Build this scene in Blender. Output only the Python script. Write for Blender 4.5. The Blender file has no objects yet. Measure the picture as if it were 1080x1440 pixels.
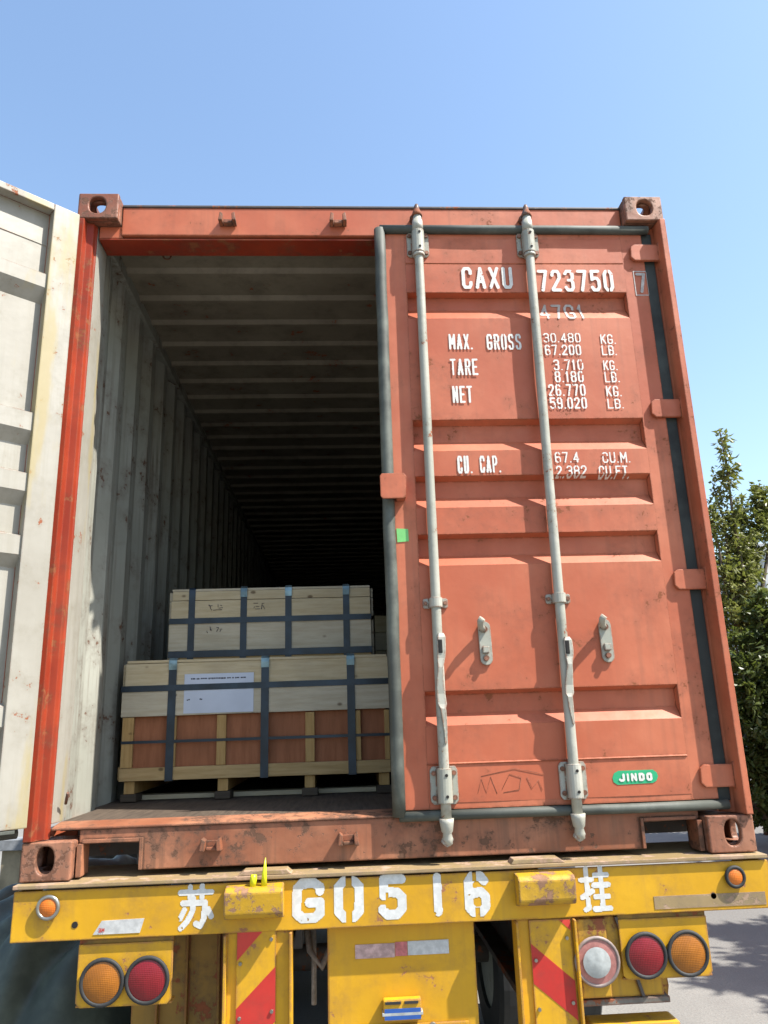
import bpy, bmesh, math, random
from mathutils import Vector, Matrix, noise
R_ = random.Random(7)
scene = bpy.context.scene
COL = scene.collection
Z0 = 1.35            # container underside above the ground; all numbers below are measured from the container underside

# ------------------------------------------------------------------ camera, sky, sun
cam_d = bpy.data.cameras.new('camera'); cam = bpy.data.objects.new('camera', cam_d); COL.objects.link(cam)
right = Vector((0.99835256, -0.04832105, -0.03093943)); fwd = Vector((0.05482261, 0.96245044, 0.26586393)); up = Vector((0.01693084, -0.26712212, 0.96351394))
cam.matrix_world = Matrix(((right.x, up.x, -fwd.x, -0.1638), (right.y, up.y, -fwd.y, -2.7261), (right.z, up.z, -fwd.z, 0.4588 + Z0), (0, 0, 0, 1)))
cam_d.sensor_width = 36; cam_d.lens = 26.85; cam_d.clip_end = 3000; cam_d.clip_start = .05
scene.camera = cam
sun_dir = Vector((.55, -.25, .825)).normalized()
EL = math.asin(sun_dir.z); AZ = math.atan2(sun_dir.x, sun_dir.y)
w = bpy.data.worlds.new("World"); scene.world = w; w.use_nodes = True
nt = w.node_tree; nt.nodes.clear()
sky = nt.nodes.new('ShaderNodeTexSky'); sky.sky_type = 'NISHITA'; sky.sun_disc = False
sky.sun_elevation = EL; sky.sun_rotation = AZ; sky.air_density = 1.45; sky.dust_density = 1.3; sky.ozone_density = 2.8; sky.altitude = 0
bg = nt.nodes.new('ShaderNodeBackground'); bg.inputs[1].default_value = .122
out = nt.nodes.new('ShaderNodeOutputWorld'); nt.links.new(sky.outputs[0], bg.inputs[0]); nt.links.new(bg.outputs[0], out.inputs[0])
sd = bpy.data.lights.new('sun', 'SUN'); sd.energy = 5.0; sd.angle = math.radians(.55); sd.color = (1, .955, .88)
sun = bpy.data.objects.new('sun', sd); COL.objects.link(sun); sun.rotation_euler = sun_dir.to_track_quat('Z', 'Y').to_euler(); sun.location = (8, -6, 14)
scene.view_settings.view_transform = 'Standard'; scene.view_settings.look = 'None'; scene.view_settings.gamma = 1
scene.view_settings.use_curve_mapping = False; scene.view_settings.exposure = 1.15
scene.render.engine = 'CYCLES'; scene.cycles.max_bounces = 8; scene.cycles.diffuse_bounces = 5

# ------------------------------------------------------------------ materials
def _mat(name):
    m = bpy.data.materials.new(name); m.use_nodes = True
    t = m.node_tree; b = t.nodes['Principled BSDF']
    return m, t, b
def N(t, k, **kw):
    n = t.nodes.new(k)
    for a, v in kw.items(): setattr(n, a, v)
    return n
def mix(t, fac, a, b, mode='MIX'):
    n = N(t, 'ShaderNodeMix', data_type='RGBA', blend_type=mode)
    for s, v in ((n.inputs[0], fac), (n.inputs[6], a), (n.inputs[7], b)):
        if hasattr(v, 'links') or hasattr(v, 'is_linked'): t.links.new(v, s)
        elif isinstance(v, (int, float)): s.default_value = v
        else: s.default_value = (*v[:3], 1)
    return n.outputs[2]
def math_(t, op, a, b=None, c=None):
    n = N(t, 'ShaderNodeMath', operation=op)
    for i, v in enumerate((a, b, c)):
        if v is None: continue
        if hasattr(v, 'is_linked'): t.links.new(v, n.inputs[i])
        else: n.inputs[i].default_value = v
    return n.outputs[0]
def rng(t, v, a, b, lo=0., hi=1.):
    n = N(t, 'ShaderNodeMapRange'); n.interpolation_type = 'SMOOTHSTEP'
    t.links.new(v, n.inputs[0])
    for i, x in enumerate((a, b, lo, hi)): n.inputs[i + 1].default_value = x
    return n.outputs[0]
def coords(t, rand=True):
    tc = N(t, 'ShaderNodeTexCoord')
    if not rand: return tc.outputs['Object']
    oi = N(t, 'ShaderNodeObjectInfo'); mu = math_(t, 'MULTIPLY', oi.outputs['Random'], 37.)
    c = N(t, 'ShaderNodeVectorMath', operation='ADD'); t.links.new(tc.outputs['Object'], c.inputs[0])
    cb = N(t, 'ShaderNodeCombineXYZ'); t.links.new(mu, cb.inputs[0]); t.links.new(mu, cb.inputs[1]); t.links.new(mu, cb.inputs[2]); t.links.new(cb.outputs[0], c.inputs[1])
    return c.outputs[0]
def noi(t, v, scale, detail=5, rough=.6, vec=None):
    if vec:
        mp = N(t, 'ShaderNodeMapping'); mp.inputs['Scale'].default_value = vec; t.links.new(v, mp.inputs[0]); v = mp.outputs[0]
    n = N(t, 'ShaderNodeTexNoise'); n.inputs['Scale'].default_value = scale; n.inputs['Detail'].default_value = detail; n.inputs['Roughness'].default_value = rough
    t.links.new(v, n.inputs['Vector']); return n.outputs[0]
MATS = {}
def paint(name, col, rust=.3, dirt=.3, rough=.5, edge=0., bump=.15, dirtcol=(.07, .05, .035), rustcol=(.11, .035, .015), fade=None, streak=.35, spec=.4, rscale=16, met=0., stain=None):
    m, t, b = _mat(name); v = coords(t)
    big = noi(t, v, 1.7, 5); fine = noi(t, v, rscale, 12, .72); med = noi(t, v, 5.5, 8, .65)
    fade = fade or tuple(min(1, c * 1.18 + .02) for c in col)
    c = mix(t, rng(t, big, .35, .68), tuple(x * .9 for x in col), fade)
    c = mix(t, rng(t, med, .44, .66, 0, .3), c, tuple(x * .72 for x in col))
    st = noi(t, v, 1., 6, .6, (34, 34, 1.3))
    sm = math_(t, 'MULTIPLY', rng(t, st, .46, .68, 0, streak), rng(t, big, .3, .7))
    c = mix(t, sm, c, dirtcol)
    c = mix(t, math_(t, 'MULTIPLY', rng(t, med, .45, .66, 0, dirt), rng(t, fine, .35, .6)), c, dirtcol)
    rm = math_(t, 'ADD', rng(t, fine, .35, .68, 0, .60), rng(t, med, .32, .7, 0, .40))
    rmask = rng(t, rm, .86 - rust * .5, .91 - rust * .5)
    if edge:
        bv = N(t, 'ShaderNodeBevel', samples=4); bv.inputs[0].default_value = .012
        g = N(t, 'ShaderNodeNewGeometry'); d = N(t, 'ShaderNodeVectorMath', operation='DOT_PRODUCT')
        t.links.new(bv.outputs[0], d.inputs[0]); t.links.new(g.outputs['Normal'], d.inputs[1])
        e = math_(t, 'SUBTRACT', 1., d.outputs['Value'])
        e = math_(t, 'MULTIPLY', e, rng(t, fine, .38, .62, .15, 2.6))
        rmask = math_(t, 'MAXIMUM', rmask, rng(t, e, .10 / edge, .2 / edge))
    rc = mix(t, rng(t, fine, .35, .7), rustcol, tuple(x * 2.1 for x in rustcol))
    c = mix(t, rmask, c, rc)
    if stain:
        sm2 = rng(t, noi(t, v, 1., 5, .6, (5, 5, 1.1)), .54, .66, 0, .8); c = mix(t, sm2, c, stain)
    t.links.new(c, b.inputs['Base Color'])
    r = math_(t, 'ADD', math_(t, 'MULTIPLY', rmask, .3), rng(t, med, .3, .7, rough - .07, rough + .1))
    t.links.new(r, b.inputs['Roughness']); b.inputs['Specular IOR Level'].default_value = spec; b.inputs['Metallic'].default_value = met
    bp = N(t, 'ShaderNodeBump'); bp.inputs['Strength'].default_value = bump; bp.inputs['Distance'].default_value = .01
    h = math_(t, 'SUBTRACT', math_(t, 'ADD', math_(t, 'MULTIPLY', big, 2.2), math_(t, 'MULTIPLY', med, .5)), math_(t, 'MULTIPLY', rmask, .25))
    h = math_(t, 'ADD', h, math_(t, 'MULTIPLY', fine, .08))
    t.links.new(h, bp.inputs['Height']); t.links.new(bp.outputs[0], b.inputs['Normal'])
    MATS[name] = m; return m
def wood(name, col, dark, scale=1., knots=True, axis=(2.5, 30, 30), rough=.75):
    m, t, b = _mat(name); v = coords(t)
    g = noi(t, v, 2.2 * scale, 8, .65, axis); g2 = noi(t, v, 9 * scale, 6, .7, axis); big = noi(t, v, 3, 3)
    c = mix(t, rng(t, g, .35, .7), col, dark); c = mix(t, rng(t, g2, .5, .8, 0, .5), c, tuple(x * .7 for x in dark))
    c = mix(t, rng(t, big, .4, .75, 0, .45), c, tuple(x * .62 for x in col))
    if knots:
        vo = N(t, 'ShaderNodeTexVoronoi'); vo.inputs['Scale'].default_value = 7; mp = N(t, 'ShaderNodeMapping'); mp.inputs['Scale'].default_value = (1, 1, 1.6)
        t.links.new(v, mp.inputs[0]); t.links.new(mp.outputs[0], vo.inputs['Vector'])
        c = mix(t, rng(t, vo.outputs['Distance'], .05, .12, .75, 0), c, (.06, .03, .012))
    t.links.new(c, b.inputs['Base Color']); b.inputs['Roughness'].default_value = rough; b.inputs['Specular IOR Level'].default_value = .2
    bp = N(t, 'ShaderNodeBump'); bp.inputs['Strength'].default_value = .25; bp.inputs['Distance'].default_value = .004
    t.links.new(math_(t, 'ADD', g, g2), bp.inputs['Height']); t.links.new(bp.outputs[0], b.inputs['Normal'])
    MATS[name] = m; return m
def plain(name, col, rough=.5, var=.15, met=0., spec=.5, scale=12, bump=.05, trans=0.):
    m, t, b = _mat(name); v = coords(t); n = noi(t, v, scale, 6); n2 = noi(t, v, scale * .2, 4)
    c = mix(t, rng(t, n, .35, .7), tuple(x * (1 - var) for x in col), tuple(min(1, x * (1 + var)) for x in col))
    c = mix(t, rng(t, n2, .4, .7, 0, var * 1.6), c, tuple(x * .55 for x in col))
    t.links.new(c, b.inputs['Base Color']); b.inputs['Roughness'].default_value = rough; b.inputs['Metallic'].default_value = met
    b.inputs['Specular IOR Level'].default_value = spec
    bp = N(t, 'ShaderNodeBump'); bp.inputs['Strength'].default_value = bump; bp.inputs['Distance'].default_value = .004
    t.links.new(n, bp.inputs['Height']); t.links.new(bp.outputs[0], b.inputs['Normal'])
    MATS[name] = m; return m

RED = paint('red_paint', (.42, .099, .043), rust=.10, dirt=.2, edge=.8, bump=.22, fade=(.47, .142, .070), streak=.2, rough=.55, rscale=34)
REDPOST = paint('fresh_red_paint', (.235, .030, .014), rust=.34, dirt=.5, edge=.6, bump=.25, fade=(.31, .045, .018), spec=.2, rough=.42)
REDOLD = paint('old_red_paint', (.24, .080, .038), rust=.46, dirt=1.0, edge=1.3, bump=.4, fade=(.38, .165, .090), streak=.8, dirtcol=(.07, .045, .03), rustcol=(.060, .030, .018), rscale=24)
CAST = paint('rusty_casting', (.23, .078, .042), rust=.62, dirt=.9, edge=1.4, bump=.6, rustcol=(.075, .034, .02), fade=(.34, .16, .095), rscale=30)
CREAM = paint('cream_paint', (.285, .265, .222), rust=.10, dirt=.35, bump=.2, edge=.35, fade=(.31, .293, .253), dirtcol=(.18, .16, .11), streak=.35, rscale=30, stain=(.29, .235, .11))
INNER = paint('interior_paint', (.29, .29, .245), rust=.16, dirt=.45, bump=.3, fade=(.33, .33, .285), dirtcol=(.10, .06, .04), streak=.9, rustcol=(.06, .032, .02), rscale=30)
ROOFM = paint('ceiling_paint', (.20, .17, .125), rust=.1, dirt=.4, bump=.3, fade=(.24, .21, .155), streak=.2)
RODM = paint('rod_paint', (.32, .32, .265), rust=.13, dirt=.5, bump=.3, edge=.6, fade=(.38, .37, .315), dirtcol=(.16, .15, .11), streak=.3, rscale=40)
YEL = paint('yellow_paint', (.55, .285, .006), rust=.10, dirt=.4, edge=1.3, bump=.25, fade=(.60, .325, .009), dirtcol=(.22, .12, .04), streak=.28, rustcol=(.14, .06, .03))
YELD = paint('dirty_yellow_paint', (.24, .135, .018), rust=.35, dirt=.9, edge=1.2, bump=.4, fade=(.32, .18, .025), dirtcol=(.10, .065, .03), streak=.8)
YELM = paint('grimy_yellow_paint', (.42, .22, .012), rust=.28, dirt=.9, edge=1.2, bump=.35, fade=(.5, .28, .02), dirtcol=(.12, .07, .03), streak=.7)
BLOCK = paint('scraped_yellow_paint', (.46, .26, .01), rust=.50, dirt=.8, edge=3.4, bump=.6, dirtcol=(.16, .10, .05), rustcol=(.13, .07, .04), rscale=22)
FLANGE = paint('worn_flange_paint', (.27, .19, .09), rust=.5, dirt=.7, edge=1.2, bump=.4, dirtcol=(.15, .12, .09), rustcol=(.18, .12, .08))
CHAS = paint('chassis_paint', (.06, .05, .045), rust=.4, dirt=.6, bump=.4)
STRIPE = paint('red_stripe_paint', (.46, .022, .016), rust=.10, dirt=.35, bump=.15, fade=(.52, .045, .03), streak=.15)
WHITEP = plain('white_letter_paint', (.55, .55, .53), .6, .10, scale=60)
LETTERC = plain('white_decal', (.62, .60, .55), .55, .10, scale=80)
GREYL = plain('worn_white_decal', (.40, .36, .33), .6, .2, scale=80)
GASK = plain('rubber_gasket', (.082, .090, .074), .65, .5, scale=7, bump=.3)
DSEAL = plain('dark_seal', (.030, .036, .032), .7, .6, scale=5, bump=.3)
RUB = plain('black_rubber', (.02, .02, .02), .7, .3)
DARK = plain('dark_hole', (.012, .010, .009), .9, .2)
STRAP = plain('blued_steel_strap', (.012, .024, .040), .36, .4, met=.3, scale=9)
CLIP = plain('bright_steel_clip', (.17, .24, .26), .35, .5, met=.6)
FLOORM = wood('floor_plywood', (.10, .075, .055), (.05, .038, .03), knots=False, axis=(30, 2, 30))
PINE = wood('pale_pine', (.49, .41, .27), (.40, .32, .19))
PINE2 = wood('grey_pine', (.46, .41, .31), (.38, .325, .23))
PINE3 = wood('honey_pine', (.42, .27, .11), (.32, .19, .07), axis=(30, 30, 2.5))
PINE4 = wood('honey_pine_plank', (.42, .29, .14), (.32, .21, .09))
PLY = wood('red_plywood', (.30, .118, .058), (.23, .086, .040), knots=False, axis=(18, 18, 2))
DWOOD = wood('dark_wood', (.07, .055, .04), (.04, .03, .024))  # darker wood for the skid blocks and the narrow board between planks
PAPER = plain('paper_label', (.42, .46, .55), .35, .05, scale=5)
INK = plain('dark_ink', (.03, .03, .05), .6, .1)
GREEN = plain('green_sticker', (.02, .34, .15), .4, .08)
LGREEN = plain('pale_green_tape', (.16, .48, .14), .5, .12)
AMBER = plain('amber_lens', (.29, .095, .005), .3, .12, scale=30, bump=.1)
ORANGE = plain('orange_lens', (.52, .13, .010), .3, .15, scale=30, bump=.1)
REDL = plain('red_lens', (.17, .005, .010), .28, .1, scale=30, bump=.1)
for _m in (AMBER, ORANGE, REDL):
    _t = _m.node_tree; _b = _t.nodes['Principled BSDF']; _v = coords(_t, False)
    _h = None
    for _d in ('X', 'Z'):
        _w = N(_t, 'ShaderNodeTexWave', bands_direction=_d); _w.inputs['Scale'].default_value = 60; _t.links.new(_v, _w.inputs[0]); _h = _w.outputs[1] if _h is None else math_(_t, 'ADD', _h, _w.outputs[1])
    _bp = N(_t, 'ShaderNodeBump'); _bp.inputs['Strength'].default_value = .16; _bp.inputs['Distance'].default_value = .003; _t.links.new(_h, _bp.inputs['Height']); _t.links.new(_bp.outputs[0], _b.inputs['Normal'])
PINKR = plain('pink_lens_ring', (.36, .15, .13), .4, .2, scale=40)
MILK = plain('milky_lens', (.33, .345, .335), .4, .2, scale=30)
CHROME = plain('dull_chrome', (.30, .29, .26), .3, .2, met=.8)
REFL_W = plain('white_reflector', (.46, .46, .45), .35, .15, scale=50)
REFL_P = plain('pink_reflector', (.44, .29, .27), .4, .3, scale=50)
REFL_R = plain('faded_red_reflector', (.42, .12, .12), .4, .25, scale=50)
BLUE = plain('blue_film', (.02, .08, .30), .35, .1)
PINKG = plain('faded_rim', (.26, .20, .18), .5, .3)
DRUST = paint('dark_rust', (.09, .045, .03), rust=.6, dirt=.5, bump=.5)
LEMON = plain('lemon_plastic', (.58, .60, .01), .4, .08)

# ------------------------------------------------------------------ mesh helpers
def box(bm, x0, x1, y0, y1, z0, z1, bev=0., mi=0, rot=None):
    vs = [bm.verts.new((x, y, z)) for x in (x0, x1) for y in (y0, y1) for z in (z0, z1)]
    fs = []
    for q in ((0, 1, 3, 2), (4, 6, 7, 5), (0, 4, 5, 1), (2, 3, 7, 6), (0, 2, 6, 4), (1, 5, 7, 3)):
        f = bm.faces.new([vs[i] for i in q]); f.material_index = mi; fs.append(f)
    if rot is not None:
        for v in vs: v.co = rot @ v.co
    if bev:
        es = set(e for f in fs for e in f.edges)
        bmesh.ops.bevel(bm, geom=list(es), offset=bev, segments=2, affect='EDGES', profile=.6, material=mi)
def prism(bm, pts, axis, a, b, mi=0, bev=0., caps=True):
    """closed outline pts (2D), extruded along axis ('x','y','z') between a and b"""
    def P(p, k):
        return {'x': (k, p[0], p[1]), 'y': (p[0], k, p[1]), 'z': (p[0], p[1], k)}[axis]
    A = [bm.verts.new(P(p, a)) for p in pts]; B = [bm.verts.new(P(p, b)) for p in pts]; n = len(pts); fs = []
    for i in range(n):
        fs.append(bm.faces.new((A[i], A[(i + 1) % n], B[(i + 1) % n], B[i])))
    if caps: fs.append(bm.faces.new(A[::-1])); fs.append(bm.faces.new(B))
    for f in fs: f.material_index = mi
    if bev: bmesh.ops.bevel(bm, geom=list(set(e for f in fs for e in f.edges)), offset=bev, segments=2, affect='EDGES', profile=.6, material=mi)
def sheet(bm, prof, axis, a, b, th, m0=0, m1=1, nrm=1):
    """thin sheet along a 2D polyline, extruded; front skin material m0, back skin m1"""
    n = len(prof); off = []
    for i in range(n):
        p = Vector(prof[max(0, i - 1)]); q = Vector(prof[min(n - 1, i + 1)]); d = (q - p).normalized(); off.append(Vector((-d.y, d.x)) * th * nrm)
    def P(p, k): return {'x': (k, p[0], p[1]), 'y': (p[0], k, p[1]), 'z': (p[0], p[1], k)}[axis]
    G = []
    for lay in (0, 1):
        G.append([[bm.verts.new(P((prof[i][0] + off[i].x * lay, prof[i][1] + off[i].y * lay), k)) for k in (a, b)] for i in range(n)])
    for lay in (0, 1):
        for i in range(n - 1):
            g = G[lay]; f = bm.faces.new((g[i][0], g[i + 1][0], g[i + 1][1], g[i][1])); f.material_index = (m0, m1)[lay]
    for i in range(n - 1):
        for k in (0, 1):
            f = bm.faces.new((G[0][i][k], G[1][i][k], G[1][i + 1][k], G[0][i + 1][k])); f.material_index = m0
    for i in (0, n - 1):
        f = bm.faces.new((G[0][i][0], G[0][i][1], G[1][i][1], G[1][i][0])); f.material_index = m0
def frame_from(d):
    d = d.normalized(); u = d.orthogonal().normalized(); return u, d.cross(u)
def tube(bm, pts, radii, seg=14, mi=0, caps=True, smooth=True):
    pts = [Vector(p) for p in pts]; rings = []
    if not hasattr(radii, '__len__'): radii = [radii] * len(pts)
    u = None
    for i, p in enumerate(pts):
        d = (pts[min(i + 1, len(pts) - 1)] - pts[max(i - 1, 0)]).normalized()
        if u is None: u, v = frame_from(d)
        else:
            u = (u - d * u.dot(d)); u = u.normalized() if u.length > 1e-6 else frame_from(d)[0]; v = d.cross(u)
        rings.append([bm.verts.new(p + (u * math.cos(2 * math.pi * k / seg) + v * math.sin(2 * math.pi * k / seg)) * radii[i]) for k in range(seg)])
    for a, b in zip(rings, rings[1:]):
        for k in range(seg):
            f = bm.faces.new((a[k], a[(k + 1) % seg], b[(k + 1) % seg], b[k])); f.smooth = smooth; f.material_index = mi
    if caps:
        f = bm.faces.new(rings[0][::-1]); f.material_index = mi; f = bm.faces.new(rings[-1]); f.material_index = mi
def disc_lens(bm, c, n, r, depth, seg=28, rings=4, mi=0):
    """domed disc facing n"""
    u, v = frame_from(n); n = n.normalized(); prev = None; c = Vector(c)
    top = bm.verts.new(c + n * depth)
    for j in range(1, rings + 1):
        t = j / rings; h = depth * (1 - t * t)
        ring = [bm.verts.new(c + n * h + (u * math.cos(2 * math.pi * k / seg) + v * math.sin(2 * math.pi * k / seg)) * r * t) for k in range(seg)]
        for k in range(seg):
            f = bm.faces.new((top, ring[k], ring[(k + 1) % seg])) if prev is None else bm.faces.new((prev[k], ring[k], ring[(k + 1) % seg], prev[(k + 1) % seg]))
            f.smooth = True; f.material_index = mi
        prev = ring
def torus(bm, c, n, R, r, seg=30, s2=10, mi=0):
    u, v = frame_from(n); n = n.normalized(); c = Vector(c); g = []
    for i in range(seg):
        a = 2 * math.pi * i / seg; d = u * math.cos(a) + v * math.sin(a)
        g.append([bm.verts.new(c + d * (R + r * math.cos(2 * math.pi * k / s2)) + n * r * math.sin(2 * math.pi * k / s2)) for k in range(s2)])
    for i in range(seg):
        for k in range(s2):
            f = bm.faces.new((g[i][k], g[(i + 1) % seg][k], g[(i + 1) % seg][(k + 1) % s2], g[i][(k + 1) % s2])); f.smooth = True; f.material_index = mi
def holed_plate(bm, o, ux, uy, w, h, hw, hh, th, n=24, cx=0, cy=0, mi=0, mihole=0):
    """rect plate w x h centred on o with a stadium hole (half sizes hw, hh); thickness th along -(ux x uy)"""
    o = Vector(o); ux = Vector(ux); uy = Vector(uy); nz = ux.cross(uy).normalized()
    hole, outer = [], []
    for k in range(n):
        a = 2 * math.pi * (k + .5) / n; ca, sa = math.cos(a), math.sin(a)
        p = 2.35; hx = hw * math.copysign(abs(ca) ** (2 / p), ca); hy = hh * math.copysign(abs(sa) ** (2 / p), sa)
        hole.append((cx + hx, cy + hy))
        s = 1 / max(abs(ca) / (w / 2), abs(sa) / (h / 2)); outer.append((ca * s, sa * s))
    # snap nearest points to the corners
    for sx in (-1, 1):
        for sy in (-1, 1):
            k = min(range(n), key=lambda i: (outer[i][0] - sx * w / 2) ** 2 + (outer[i][1] - sy * h / 2) ** 2); outer[k] = (sx * w / 2, sy * h / 2)
    V = []
    for lay in (0, 1):
        V.append([[bm.verts.new(o + ux * p[0] + uy * p[1] - nz * th * lay) for p in L] for L in (outer, hole)])
    for k in range(n):
        j = (k + 1) % n
        for a_ in ((V[0][0][k], V[0][0][j], V[0][1][j], V[0][1][k]), (V[1][0][j], V[1][0][k], V[1][1][k], V[1][1][j]), (V[0][0][j], V[0][0][k], V[1][0][k], V[1][0][j])):
            f = bm.faces.new(a_); f.material_index = mi
        f = bm.faces.new((V[0][1][k], V[0][1][j], V[1][1][j], V[1][1][k])); f.material_index = mihole

def mesh_of(name, bm, mats, base, wobble=0.):
    bmesh.ops.recalc_face_normals(bm, faces=bm.faces[:])
    me = bpy.data.meshes.new(name)
    off = Vector((0, 0, Z0)) - Vector(base)
    for v in bm.verts: v.co += off
    bm.to_mesh(me); bm.free()
    for m in (mats if isinstance(mats, (list, tuple)) else [mats]): me.materials.append(m)
    return me
BASE = {}
def thing(name, label, cat, base, group=None):
    o = bpy.data.objects.new(name, None); COL.objects.link(o); o.location = base; o.empty_display_size = .2
    o['label'] = label; o['category'] = cat
    if group: o['group'] = group
    BASE[o.name] = Vector(base); return o
def root_of(o):
    while o.parent: o = o.parent
    return o
def part(name, bm, mats, parent, label=None, kind=None):
    me = mesh_of(name, bm, mats, BASE[root_of(parent).name])
    o = bpy.data.objects.new(name, me); COL.objects.link(o); o.parent = parent
    if name == 'corner_casting':
        md = o.modifiers.new('bevel', 'BEVEL'); md.width = .007; md.segments = 3; md.limit_method = 'ANGLE'; md.angle_limit = 1.0
    if label: o['label'] = label
    if kind: o['kind'] = kind
    return o
def solo(name, bm, mats, label=None, cat=None, base=(0, 0, 0), kind=None, group=None):
    me = mesh_of(name, bm, mats, base); o = bpy.data.objects.new(name, me); COL.objects.link(o); o.location = base
    for k, v in (('label', label), ('category', cat), ('kind', kind), ('group', group)):
        if v: o[k] = v
    return o
def copy_part(o, parent, loc):
    c = o.copy(); COL.objects.link(c); c.parent = parent; c.location = o.location + Vector(loc)
    for k in ('label',):
        if k in c: del c[k]
    for ch in list(o.children):
        d = ch.copy(); COL.objects.link(d); d.parent = c
    return c

# ------------------------------------------------------------------ stencil lettering
GL = {  # strokes in a unit box, y up
 'C': [[(1, .74), (1, .86), (.78, 1), (.22, 1), (0, .86), (0, .14), (.22, 0), (.78, 0), (1, .14), (1, .26)]],
 'A': [[(0, 0), (.5, 1), (1, 0)], [(.2, .3), (.8, .3)]], 'X': [[(0, 0), (1, 1)], [(0, 1), (1, 0)]],
 'U': [[(0, 1), (0, .16), (.22, 0), (.78, 0), (1, .16), (1, 1)]], '7': [[(0, 1), (1, 1), (.42, 0)]],
 '2': [[(0, .78), (.05, .92), (.25, 1), (.75, 1), (1, .86), (1, .64), (0, .06), (0, 0), (1, 0)]],
 '3': [[(0, .86), (.22, 1), (.78, 1), (1, .86), (1, .64), (.8, .52), (.4, .52)], [(.8, .52), (1, .4), (1, .14), (.78, 0), (.22, 0), (0, .14)]],
 '5': [[(1, 1), (.05, 1), (.05, .56), (.3, .64), (.75, .62), (1, .48), (1, .16), (.75, 0), (.22, 0), (0, .14)]],
 '0': [[(.25, 0), (0, .16), (0, .84), (.25, 1), (.75, 1), (1, .84), (1, .16), (.75, 0), (.25, 0)]],
 'O': [[(.25, 0), (0, .16), (0, .84), (.25, 1), (.75, 1), (1, .84), (1, .16), (.75, 0), (.25, 0)]],
 '4': [[(.75, 0), (.75, 1), (0, .28), (1, .28)]], '1': [[(.5, 0), (.5, 1), (.2, .82)]], '|': [[(.5, 0), (.5, 1)]],
 'G': [[(1, .76), (1, .88), (.75, 1), (.25, 1), (0, .86), (0, .14), (.25, 0), (.75, 0), (1, .12), (1, .44), (.55, .44)]],
 'M': [[(0, 0), (0, 1), (.5, .35), (1, 1), (1, 0)]], 'R': [[(0, 0), (0, 1), (.7, 1), (1, .86), (1, .62), (.7, .5), (0, .5)], [(.6, .5), (1, 0)]],
 'S': [[(1, .8), (1, .88), (.75, 1), (.25, 1), (0, .88), (0, .66), (.2, .54), (.8, .44), (1, .32), (1, .12), (.75, 0), (.25, 0), (0, .12), (0, .2)]],
 'T': [[(0, 1), (1, 1)], [(.5, 0), (.5, 1)]], 'E': [[(1, 1), (0, 1), (0, 0), (1, 0)], [(0, .5), (.8, .5)]], 'N': [[(0, 0), (0, 1), (1, 0), (1, 1)]],
 'P': [[(0, 0), (0, 1), (.7, 1), (1, .86), (1, .6), (.7, .46), (0, .46)]], 'K': [[(0, 0), (0, 1)], [(1, 1), (.05, .45)], [(.3, .6), (1, 0)]],
 'L': [[(0, 1), (0, 0), (1, 0)]], 'B': [[(0, 0), (0, 1), (.7, 1), (1, .86), (1, .64), (.7, .53), (0, .53)], [(.7, .53), (1, .4), (1, .14), (.7, 0), (0, 0)]],
 '6': [[(.95, .86), (.7, 1), (.25, 1), (0, .84), (0, .14), (.25, 0), (.75, 0), (1, .14), (1, .42), (.75, .56), (.05, .5)]],
 '8': [[(.25, .52), (0, .64), (0, .88), (.25, 1), (.75, 1), (1, .88), (1, .64), (.75, .52), (.25, .52), (0, .4), (0, .13), (.25, 0), (.75, 0), (1, .13), (1, .4), (.75, .52)]],
 '9': [[(.05, .14), (.25, 0), (.75, 0), (1, .16), (1, .86), (.75, 1), (.25, 1), (0, .86), (0, .6), (.25, .46), (.95, .5)]],
 'F': [[(0, 0), (0, 1), (1, 1)], [(0, .52), (.8, .52)]], 'J': [[(1, 1), (1, .16), (.75, 0), (.25, 0), (0, .16)]], 'I': [[(.5, 0), (.5, 1)]],
 'D': [[(0, 0), (0, 1), (.65, 1), (1, .82), (1, .18), (.65, 0), (0, 0)]], '.': [[(.5, 0), (.5, .0001)]],
 '苏': [[(0, .86), (1, .86)], [(.31, 1), (.31, .74)], [(.69, 1), (.69, .74)], [(.08, .60), (.80, .60), (.76, .2), (.66, .04), (.52, .1)], [(.42, .72), (.40, .4), (.24, .16), (.04, 0)], [(.14, .44), (.02, .24)], [(.90, .44), (1, .26)]],
 '挂': [[(0, .74), (.40, .74)], [(.22, 1), (.22, .06), (.10, .02)], [(.02, .32), (.40, .46)], [(.52, .84), (.96, .84)], [(.74, 1), (.74, .60)], [(.46, .60), (1, .60)], [(.50, .32), (.96, .32)], [(.74, .5), (.74, .04)], [(.44, .03), (1, .03)]],
}
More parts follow.
